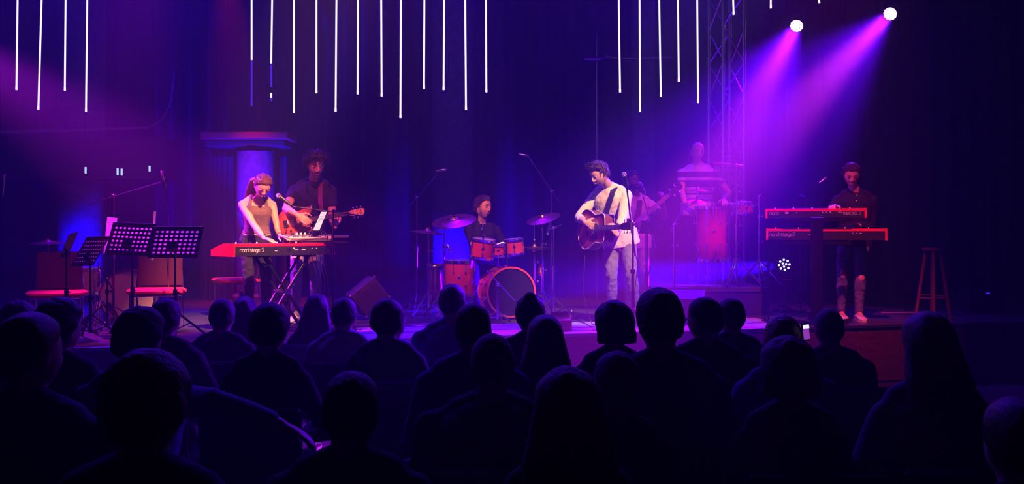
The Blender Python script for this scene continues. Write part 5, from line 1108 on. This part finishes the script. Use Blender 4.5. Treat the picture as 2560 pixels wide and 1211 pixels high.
# ================================================================ music stands
def music_stand(label, bl, br, tl, tr, D, g, rots, holes=True, cols=9, rows=6, paper=None, pmat=None):
    """desk given by its four corners; a grid of real round holes"""
    bl, br, tl, tr = map(V, (bl, br, tl, tr)); tr = tl + br - bl; g = V(g); t = thing('music_stand', label, 'music stand', g); nn = (br - bl).cross(tl - bl).normalized()
    if nn.y > 0: nn = -nn
    P = lambda u, v, o=0: (bl * (1 - u) + br * u) * (1 - v) + (tl * (1 - u) + tr * u) * v + nn * o
    b = MB(); mu, mv = .06, .10; th = .003
    def cell(u0, u1, v0, v1, hole):
        cu, cv = (u0 + u1) / 2, (v0 + v1) / 2; k = 16
        sq = []; ci = []
        W_ = (br - bl).length; H_ = (tl - bl).length; r_ = min((u1 - u0) * W_, (v1 - v0) * H_) * .32
        for i in range(k):
            a = 2 * math.pi * i / k + math.pi / 4; ca, sa = math.cos(a), math.sin(a); q = 1 / max(abs(ca), abs(sa)); sq.append((cu + (u1 - u0) / 2 * ca * q, cv + (v1 - v0) / 2 * sa * q)); ci.append((cu + r_ / W_ * ca, cv + r_ / H_ * sa))
        for o in (0, -th):
            vs = [P(*p, o) for p in sq] + [P(*p, o) for p in ci]; fs = [(i, (i + 1) % k, k + (i + 1) % k, k + i) for i in range(k)]; b.add(vs, fs)
        vs = [P(*p, 0) for p in ci] + [P(*p, -th) for p in ci]; b.add(vs, [(i, (i + 1) % k, k + (i + 1) % k, k + i) for i in range(k)])
    def solid(u0, u1, v0, v1):
        b.loft([[P(u0, v0, o), P(u1, v0, o), P(u1, v1, o), P(u0, v1, o)] for o in (-th, 0)])
    if holes:
        solid(0, 1, 0, mv); solid(0, 1, 1 - mv, 1); solid(0, mu, mv, 1 - mv); solid(1 - mu, 1, mv, 1 - mv)
        for i in range(cols):
            for j in range(rows):
                u0 = mu + (1 - 2 * mu) * i / cols; u1 = mu + (1 - 2 * mu) * (i + 1) / cols; v0 = mv + (1 - 2 * mv) * j / rows; v1 = mv + (1 - 2 * mv) * (j + 1) / rows
                if cols // 2 - 1 <= i <= cols // 2 + 0 and j in (1, 2): solid(u0, u1, v0, v1)
                else: cell(u0, u1, v0, v1, True)
    else: solid(0, 1, 0, 1)
    b.obj('desk', mBlackMetal, t, smooth=False)
    b = MB(); b.box(P(.5, 0, -.018), ((br - bl).length, .036, .006), frame((0, 0, 0), br - bl, tl - bl).to_3x3()); b.obj('shelf', mBlackMetal, t)
    b = MB(); c = P(.5, .28, -.0); e = P(.5, .28, .03); b.tube(P(.4, .28, .02), P(.6, .28, .02), .014); b.tube(c, e, .02); b.obj('hinge', mBlackMetal, t)
    top = V((g.x, g.y, c.z)); b = MB(); b.path([e, V((g.x, g.y, c.z - .03))], .012, 8); b.tube(V((g.x, g.y, c.z - .03)), V((g.x, g.y, SZ + (c.z - SZ) * .45)), .0105); b.obj('upper_tube', mBlackMetal, t)
    b = MB(); b.tube((g.x, g.y, SZ + .05), (g.x, g.y, SZ + (c.z - SZ) * .5), .0145); b.obj('lower_tube', mBlackMetal, t)
    b = MB(); q = V((g.x, g.y, SZ + (c.z - SZ) * .5)); b.tube(q - V((0, 0, .03)), q + V((0, 0, .03)), .022); b.tube(q, q + V((.04, 0, 0)), .006); b.obj('clutch', mBlackMetal, t)
    tripod(None, g, .22, .27, rots, mBlackMetal, t, double=False, r=.011)
    return P, nn
mPaperT = mat('sheet_music_paper', (.90, .86, .86), .8)
nt_ = mPaperT.node_tree; pb = nt_.nodes['Principled BSDF']; tr_ = nt_.nodes.new('ShaderNodeBsdfTranslucent'); tr_.inputs[0].default_value = (.9, .88, .88, 1); mx = nt_.nodes.new('ShaderNodeMixShader'); mx.inputs[0].default_value = .8
nt_.links.new(pb.outputs[0], mx.inputs[1]); nt_.links.new(tr_.outputs[0], mx.inputs[2]); nt_.links.new(mx.outputs[0], nt_.nodes['Material Output'].inputs[0])
def sheets(label, P, u0, u1, v0, v1, off=-.007, n=1):
    b = MB(); b.loft([[P(u0, v0, off - o), P(u1, v0, off - o), P(u1, v1, off - o), P(u0, v1, off - o)] for o in (.0016, 0)]); tag(b.obj('sheet_music', mPaperT, smooth=False), label, 'paper')
P, _ = music_stand('black perforated music stand, third from left, tilted with bright dots', W(261, 636, 9.52), W(368, 641, 9.46), W(283, 556, 9.32), W(384, 558, 9.3), 9.3, gp(331, 9.4), (-80, 40, 160))
sheets('pink-lit music sheets lying on the third music stand', P, .02, .98, .02, .99); b = MB(); b.box(W(276, 590, 9.56), (.10, .004, .37), M.Rotation(R(6), 3, 'Y')); tag(b.obj('sheet_music', mPaperT), 'bright magenta page sticking up left of the third music stand', 'paper')
P, _ = music_stand('black perforated music stand, rightmost of the four at far left', W(368, 645, 9.40), W(493, 645, 9.46), W(382, 567, 9.18), W(500, 569, 9.3), 9.2, gp(438, 9.3), (-70, 30, 185), rows=6, cols=9)
sheets('pink-lit music sheets lying on the rightmost music stand', P, .02, .98, .02, .99); b = MB(); b.box(W(384, 590, 9.55), (.022, .004, .49), M.Rotation(R(3), 3, 'Y')); tag(b.obj('sheet_music', mPaper), 'grey edge of a page sticking up between the two front music stands', 'paper')
P, _ = music_stand('black perforated music stand seen at a slant, second from left', W(176, 667, 9.10), W(234, 664, 9.30), W(217, 593, 8.92), W(268, 594, 9.4), 9.1, gp(226, 9.05), (-110, 10, 130), rows=6, cols=9)
sheets('dim pink music sheets on the slanted second music stand', P, .02, .98, .02, .98)
P, _ = music_stand('solid dark red-lit music stand seen almost edge-on, leftmost of four', W(150, 640, 9.28), W(174, 632, 9.50), W(172, 586, 9.08), W(194, 583, 9.5), 9.2, gp(166, 9.25), (-100, 20, 140), holes=False)
P, _ = music_stand('small black music stand behind the singer, right of the bass player', W(1598, 584, 11.2), W(1636, 584, 11.2), W(1604, 553, 11.1), W(1642, 553, 11.1), 11.1, gp(1618, 11.15), (-80, 40, 160), holes=False)

# ================================================================ chairs on stage
def stage_chair(label, c, yaw, wd=.45, backh=(.50, .80), seatz=.46, fin=None):
    c = V(c); t = thing('stage_chair', label, 'chair', c, yaw, 'red upholstered chairs on the stage'); Rt = M.Rotation(yaw, 3, 'Z'); T = lambda x, y, z: c + Rt @ V((x, y, z))
    b = MB(); rings = []
    for z, q in ((seatz - .045, .94), (seatz - .03, 1), (seatz - .01, 1), (seatz + .006, .92)):
        rings.append([T(x * q, y * q, z) for x, y in smooth_outline([(-.23, -.22), (.23, -.22), (.23, .22), (-.23, .22)], 5)])
    b.loft(rings); b.obj('seat', mRedSeat, t)
    b = MB(); b.box(T(0, .23, (backh[0] + backh[1]) / 2), (wd, .035, backh[1] - backh[0]), Rt @ M.Rotation(R(-8), 3, 'X'), .015); b.obj('backrest', mMaroon, t)
    for sx in (-1, 1):
        b = MB(); b.path([T(sx * .22, -.20, .01), T(sx * .225, -.19, seatz - .05), T(sx * .225, .20, seatz - .06)], .010, 8); b.obj('front_leg', mChrome, t)
        b = MB(); b.path([T(sx * .22, .25, .01), T(sx * .225, .20, seatz - .05), T(sx * .225, .22, seatz + .05), T(sx * .20, .26, backh[1] - .04)], .010, 8); b.obj('rear_leg', mChrome, t)
    b = MB(); b.tube(T(-.22, .19, seatz - .08), T(.22, .19, seatz - .08), .008); b.tube(T(-.22, -.19, seatz - .06), T(.22, -.19, seatz - .06), .008); b.obj('cross_rail', mChrome, t); return t
stage_chair('red-seated chair with a maroon back behind the leftmost music stand', gp(143, 9.75), R(20), .44, (.40, .80), .40)
stage_chair('red-seated chair with a maroon back behind the rightmost music stand', gp(392, 9.8), R(12), .44, (.43, .78), .42)
stage_chair('chair with an orange-lit seat behind the woman at the keyboard', gp(590, 11.4), R(-60), .42, (.45, .80), .45)

# ---- second drum kit behind the chairs at far left
t, _ = drum('bass drum with a pale front head behind the music stands', 'bass_drum', W(318, 742, 10.9), V((.25, -.96, .02)), .29, .38, mSparkle, 10, mDarkChrome, mHeadW)
for sg in (-1, 1):
    a = W(318, 742, 11.1) + V((sg * .27, 0, -.04)); b = MB(); b.tube(a, V((a.x + sg * .08, a.y - .2, SZ + .012)), .008); b.obj('spur', mChrome, t)
t, _ = drum('champagne sparkle floor tom behind the leftmost chair', 'floor_tom', W(212, 672, 10.6), (0, -.02, 1), .15, .28, mSparkle, 6)
c = W(212, 672, 10.6)
for a in (210, 330, 90):
    d = V((math.cos(R(a)), math.sin(R(a)), 0)) * .165; b = MB(); b.tube(V((c.x, c.y, c.z - .12)) + d, V((c.x, c.y, SZ + .012)) + d * 1.1, .007); b.obj('leg', mChrome, t)
c = W(120, 603, 11.0); cymbal('dim cymbal above the leftmost chair', c, .19, (0, -.05, 1)); cymbal_stand('cymbal stand behind the leftmost chair', gp(120, 11.0), c - V((0, 0, .03)), mt=mDarkChrome)
cymbal_stand('short chrome stand with clamps between the two slanted music stands', gp(248, 9.7), W(246, 655, 9.7), boom=W(247, 680, 9.7), rots=(-80, 30, 160), spread=.22)
cymbal_stand('black folded stand crossing behind the third music stand', gp(268, 9.55), W(250, 668, 9.5), boom=W(256, 700, 9.55), rots=(-40, 80, 200), spread=.3, mt=mBlackMetal)

# ================================================================ floor wedges, boxes, cables
def wedge(label, c, yaw, wd=.55, hgt=.34, dep=.38, m_=None):
    c = V(c); t = thing('floor_monitor', label, 'speaker', c, yaw); Rt = M.Rotation(yaw, 3, 'Z'); T = lambda x, y, z: c + Rt @ V((x, y, z))
    b = MB(); b.loft([[T(x, -dep / 2, .0), T(x, dep / 2, .0), T(x, dep / 2, hgt * .35), T(x, dep * .1, hgt), T(x, -dep / 2, hgt * .75)] for x in (-wd / 2, wd / 2)]); b.obj('cabinet', m_ or mBlackPlastic, t, smooth=False)
    b = MB(); a = T(0, dep * .3, hgt * .70); nn = (T(0, .65 * hgt, .4 * dep) - T(0, 0, 0)).normalized(); b.box(a + nn * .004, (wd * .9, .40 * dep + .12, .006), frame((0, 0, 0), Rt @ V((1, 0, 0)), nn).to_3x3(), .002); b.obj('grille', mBlackMetal, t)
    b = MB(); b.path([T(-.06, -dep / 2 - .004, hgt * .4), T(-.06, -dep / 2 - .03, hgt * .4), T(.06, -dep / 2 - .03, hgt * .4), T(.06, -dep / 2 - .004, hgt * .4)], .008, 6); b.obj('handle', mDarkChrome, t); return t
wedge('small light wooden floor monitor at the stage edge left of the singer', gp(1399, 9.7), R(12), .20, .155, .2, mat('birch_plywood', (.50, .30, .17), .55, var=.15))
wedge('dark floor monitor at the foot of the tall drum riser', gp(1700, 10.7), R(-15), .55, .36)
t = thing('guitar_amplifier', 'small tilted amplifier box on the floor between guitarist and drums', 'amplifier', gp(915, 11.0)); g = gp(918, 11.0)
Rt = M.Rotation(R(25), 3, 'Z') @ M.Rotation(R(-38), 3, 'Y')
b = MB(); b.box(g + V((0, 0, .27)), (.36, .26, .31), Rt, .015); b.obj('cabinet', mat('amp_tolex', (.035, .03, .045), .7, bump=.4, bscale=200), t)
b = MB(); b.box(g + V((0, 0, .27)) + Rt @ V((0, -.133, -.015)), (.31, .01, .22), Rt, .004); b.obj('speaker_cloth', mDrape, t)
for sx in (-1, 1):
    for sz in (-1, 1): b = MB(); b.ball(g + V((0, 0, .27)) + Rt @ V((sx * .175, -.125, sz * .15)), .016, nu=8, nv=6); b.obj('corner_cap', mChrome, t)
b = MB(); b.tube(g + V((-.16, .10, .0)), g + V((-.05, .0, .16)), .012); b.tube(g + V((.18, .05, .0)), g + V((.05, .0, .14)), .012); b.obj('tilt_leg', mChrome, t)
for px, py in ((868, 705), (880, 700)):
    pass
rr = random.Random(11)
def cable(label, pts, r=.006, m_=None): b = MB(); b.path(pts, r, 6); tag(b.obj('floor_cable', m_ or mBlackPlastic), label, 'cable')
for i, x in enumerate((788, 797, 806, 813)):
    top = W(x - 10 + 2 * i, 628, 10.0); cable('dangling cable below the left keyboards, %s from left' % ords[i], [top, W(x - 4, 660, 10.0), W(x + 6, 700, 9.98), W(x - 2 + 4 * i, 745, 9.95), gp(x + 8 * i, 9.9) + V((0, 0, .01)), gp(x + 30 + 20 * i, 9.7) + V((0, 0, .008))], .0045, [mDarkChrome, mBlackPlastic][i % 2])
cable('loose cable curling on the floor between the drums and the singer', [gp(1400, 11.4) + V((0, 0, .01)), gp(1440, 11.0) + V((0, 0, .01)), gp(1455, 10.6) + V((0, 0, .01)), gp(1475, 10.1) + V((0, 0, .01)), gp(1500, 9.9) + V((0, 0, .01))], .006, mDarkChrome)
cable('cable hanging from the acoustic guitar to the floor', [AG @ V((-.32, .0, -.08)), W(1462, 650, 10.35), W(1458, 730, 10.4), W(1466, 775, 10.4), gp(1480, 10.35) + V((0, 0, .01)), gp(1500, 10.2) + V((0, 0, .01))], .0045)
cable('cable lying on the blue-lit floor in front of the drums', [gp(1020, 10.15) + V((0, 0, .01)), gp(1060, 10.1) + V((0, 0, .01)), gp(1100, 10.3) + V((0, 0, .01)), gp(1130, 10.6) + V((0, 0, .01)), gp(1200, 10.8) + V((0, 0, .01))], .006, mDarkChrome)
b = MB(); b.box(gp(2098, 10.35) + V((0, 0, .02)), (.16, .10, .035), bev=.004); b.tube(gp(2088, 10.25) + V((0, 0, .04)), gp(2112, 10.3) + V((0, 0, .04)), .008); tag(b.obj('sustain_pedal', mDarkChrome), 'small metal pedal on the floor by the right keyboard player', 'pedal')
b = MB(); b.box(gp(735, 9.75) + V((0, 0, .03)), (.12, .16, .05), bev=.006); tag(b.obj('effects_pedal', mChrome), 'small shiny effects pedal at the electric guitarist\'s foot', 'pedal')
cone = mat('orange_light', (.8, .4, .3), .6)
for px, py, D, lab in ((1429, 760, 11.2, 'tiny pale cone on the floor right of the drums'), (1738, 742, 10.5, 'tiny pale paper cone at the foot of the riser'), (1920, 775, 10.7, 'tiny pale cone by the right keyboards')):
    b = MB(); a = W(px, py, D); b.lathe([(.022, 0), (.004, .09), (0, .095)], M.Translation((a.x, a.y, SZ if px != 1738 else SZ)), 10); tag(b.obj('cone_marker', cone), lab, 'cone')
# ================================================================ audience, seen from behind
def chair_proto():
    t = thing('audience_chair', '', 'chair', (0, 0, 0)); m_ = mat('audience_chair_fabric', (.03, .03, .05), .9, bump=.3, bscale=200)
    b = MB(); b.box((0, .02, .43), (.46, .44, .06), bev=.02); b.obj('seat', m_, t)
    b = MB(); b.box((0, -.235, .70), (.44, .035, .34), M.Rotation(R(-6), 3, 'X').inverted(), .015); b.obj('backrest', m_, t)
    for sx in (-1, 1):
        b = MB(); b.path([V((sx * .21, .20, .0)), V((sx * .21, .20, .41))], .011, 8); b.obj('leg', mDarkChrome, t)
        b = MB(); b.path([V((sx * .21, -.24, .0)), V((sx * .21, -.20, .42)), V((sx * .20, -.225, .80))], .011, 8); b.obj('leg', mDarkChrome, t)
    return t
CP = chair_proto(); first = [True]
C = {'black': (.012, .012, .016), 'navy': (.02, .03, .08), 'blue': (.10, .14, .30), 'pale': (.36, .38, .48), 'grey': (.12, .12, .15), 'plaid': (.14, .12, .18), 'white': (.42, .42, .48)}
CM = {k: cloth('audience_%s_cloth' % k, v, .15) for k, v in C.items()}
def aud(px, top, D, style, hm, cl, where, look=0, fem=False, pitch=0, shw=1., lean=0., arm=None, dx=0, yawb=0, girth=1.):
    zt = CZ - (top - HY) * D / F; x = (px - 1280) / F * D; k = max(.90, min(1.12, (zt - .50) / .83)); pz = .53
    hz = zt - {'bald': .118, 'sparse': .125, 'short': .129, 'buzz': .123, 'quiff': .135, 'thick': .14, 'curly': .155, 'long': .134, 'bun': .129, 'bob': .145, 'afro': .135}[style]
    hd = V((x, D, hz)); nkz = hz - .128 * k; nk = V((x - dx, D - .03, nkz)); pel = V((x - dx - lean, D - .10, pz)); yb = 180 + yawb
    lf = V((math.cos(R(yb)), math.sin(R(yb)), 0)); fw = V((math.sin(R(yb)), -math.cos(R(yb)), 0)); arms = {}; legs = {}
    for sd, sg in (('L', 1), ('R', -1)):
        arms[sd] = dict(w=pel + lf * sg * .12 + fw * .34 + V((0, 0, .10)), e=pel + lf * sg * .45 - fw * .1 + V((0, 0, .2)), f=fw * .9 + lf * sg * -.4, p=(0, 0, -1), c=.3)
        legs[sd] = dict(a=pel + lf * sg * .10 + fw * .44 - V((0, 0, pz - .09)), k=pel + fw * 1.0 + V((0, 0, .25)) + lf * sg * .1)
    if arm: arms[arm[0]] = dict(w=V(arm[1]), e=V(arm[2]), f=V(arm[3]), p=(0, 0, -1), c=.3)
    labh = where
    neckw = .5
    t, J, Hd = human(labh, (pel.x, pel.y, 0), pel, nk, hd, hip=yb, shy=yb, hr=(180 + look, pitch, 0), k=k, fem=fem, arms=arms, legs=legs, top=CM[cl], topkind='long', pants=CM['black'], shoes=mShoeD,
        skin=mSkin, hair=style, hairm=hm, hs=1.0, vox=.0115, detail=False, group=None, shw=shw, girth=girth)
    for sg in (-1, 1):
        b = MB(); b.ball(Hd @ V((sg * .031, -.074, .003)), .0105, nu=8, nv=6); b.obj('eye', mEye, t)
    if 'collar' in where:
        q = nk + V((0, 0, .012)); b = MB(); b.lathe([(.072, -.03), (.066, .02), (.062, .024), (.060, .02), (.064, -.03)], M.Translation(q), 24, True); b.obj('collar', CM['white'] if 'pale collar at' in where else CM[cl], t)
    if first[0]: c = CP; first[0] = False
    else: c = copy_tree(CP)
    c.location = (pel.x, pel.y + .02, 0); c.rotation_euler = (0, 0, R(yawb)); c['label'] = 'chair under the ' + where; c['group'] = 'audience chairs'
    ws = c['label'].split(); c['label'] = ' '.join(ws[:16])
    return t, Hd
D_, B_, G_, L_ = mHairDark, mHairBrown, mHairGrey, mHairLight
aud(45, 747, 4.9, 'thick', D_, 'black', 'person with dark hair in the row by the left picture edge')
aud(148, 741, 4.0, 'thick', D_, 'black', 'person with thick dark hair second from the left edge', look=-20)
aud(72, 778, 2.75, 'short', B_, 'navy', 'person with short brown hair, large at lower left', look=-25, shw=1.12, girth=1.12)
aud(350, 762, 3.75, 'thick', G_, 'blue', 'person with grey hair and an arm along the next chair', look=-12, arm=('R', W(700, 1062, 3.6), W(560, 990, 3.2), (.9, .1, -.45)), fem=False)
aud(415, 741, 5.2, 'short', D_, 'black', 'person with short dark hair right of the grey-haired listener')
aud(366, 868, 2.12, 'thick', D_, 'navy', 'person with bushy hair, nearest at lower left', girth=1.1, shw=1.1)
aud(556, 742, 5.9, 'short', D_, 'black', 'person with a round dark head below the seat with orange light')
aud(612, 737, 6.6, 'long', B_, 'black', 'person with straight brown hair below the red keyboard', fem=True)
aud(674, 752, 4.4, 'thick', D_, 'black', 'person with a wide bush of hair below the keyboard stand', fem=True)
aud(792, 731, 6.75, 'long', D_, 'black', 'person with long black hair right of the keyboard stand', fem=True)
aud(860, 739, 5.9, 'short', D_, 'pale', 'person with short hair in a pale blue collared shirt')
aud(985, 772, 6.75, 'short', D_, 'blue', 'person in blue mostly hidden behind the flat-topped hair')
aud(968, 742, 5.15, 'thick', D_, 'navy', 'person with flat-topped dark hair and a suit jacket', shw=.92)
aud(1130, 708, 6.0, 'quiff', D_, 'blue', 'person with cropped hair before the floor tom', shw=1.1)
aud(1181, 754, 4.05, 'buzz', D_, 'blue', 'person with a shaved round head before the bass drum', look=20)
aud(1230, 823, 3.35, 'sparse', G_, 'black', 'person with a bald crown and pale collar at centre', look=6, girth=1.2, shw=1.15)
aud(878, 917, 2.6, 'short', D_, 'black', 'person with short dark hair low in the picture left of centre', shw=1.05)
aud(1325, 733, 5.3, 'bun', D_, 'black', 'person with dark hair tied up by the bass drum', fem=True)
aud(1363, 780, 4.45, 'long', B_, 'black', 'person with long brown hair beside the wooden floor monitor', fem=True)
aud(1420, 908, 2.38, 'long', D_, 'black', 'person with long dark hair low at picture centre', fem=True)
aud(1535, 747, 4.7, 'bob', D_, 'black', 'person with a chin-length bob below the singer', fem=True, look=10)
aud(1650, 722, 3.62, 'quiff', D_, 'navy', 'person with tall thick hair just right of the singer\'s feet', shw=.96)
aud(1543, 868, 3.1, 'short', G_, 'grey', 'person with short grey hair in front of the tall-haired listener', fem=True, girth=1.1)
tg, Hg = aud(1762, 738, 4.6, 'buzz', D_, 'black', 'person with a shaved head and glasses below the riser', look=35)
aud(1828, 739, 5.5, 'short', D_, 'black', 'person with short dark hair right of the listener in glasses')
aud(1957, 781, 4.15, 'short', L_, 'blue', 'person with fair hair below the two-tier keyboards', look=-15)
aud(1970, 833, 3.3, 'bob', G_, 'grey', 'person with a lighter bob, lower right of centre', fem=True, shw=.92)
aud(2072, 764, 4.95, 'sparse', G_, 'black', 'person with a bald head beside the glowing phone', girth=1.1)
aud(2320, 776, 3.35, 'long', B_, 'plaid', 'person with very long hair below the bar stool', fem=True, girth=1.1)
aud(2545, 978, 2.25, 'short', B_, 'black', 'person cut off by the right picture edge', shw=.95)
b = MB(); b.path([Hg @ V(p) for p in ((-.079, .02, .006), (-.080, -.06, .010), (-.066, -.098, .008), (-.034, -.104, -.012), (-.004, -.104, .006), (.004, -.104, .006), (.034, -.104, -.012), (.066, -.098, .008), (.080, -.06, .010), (.079, .02, .006))], .0026, 6); b.obj('glasses', mBlackPlastic, tg)
# the phone held up between two heads
g = W(2014, 831, 4.1); t = thing('smartphone', 'phone with a lit screen held up between the fair-haired and bald listeners', 'phone', g)
Rt = M.Rotation(R(-6), 3, 'Y'); b = MB(); b.box(g, (.034, .010, .075), Rt, .004); b.obj('case', mBlackGloss, t)
b = MB(); b.box(g + V((.0, -.0058, .024)), (.026, .001, .016), Rt); b.obj('screen_top', mat('phone_screen_white', (1, 1, 1), .5, emit=(.9, .95, 1), es=1.), t)
b = MB(); b.box(g + V((.002, -.0058, -.008)), (.026, .001, .046), Rt); b.obj('screen', mat('phone_screen_purple', (1, 1, 1), .5, emit=(.35, .05, .55), es=.8), t)
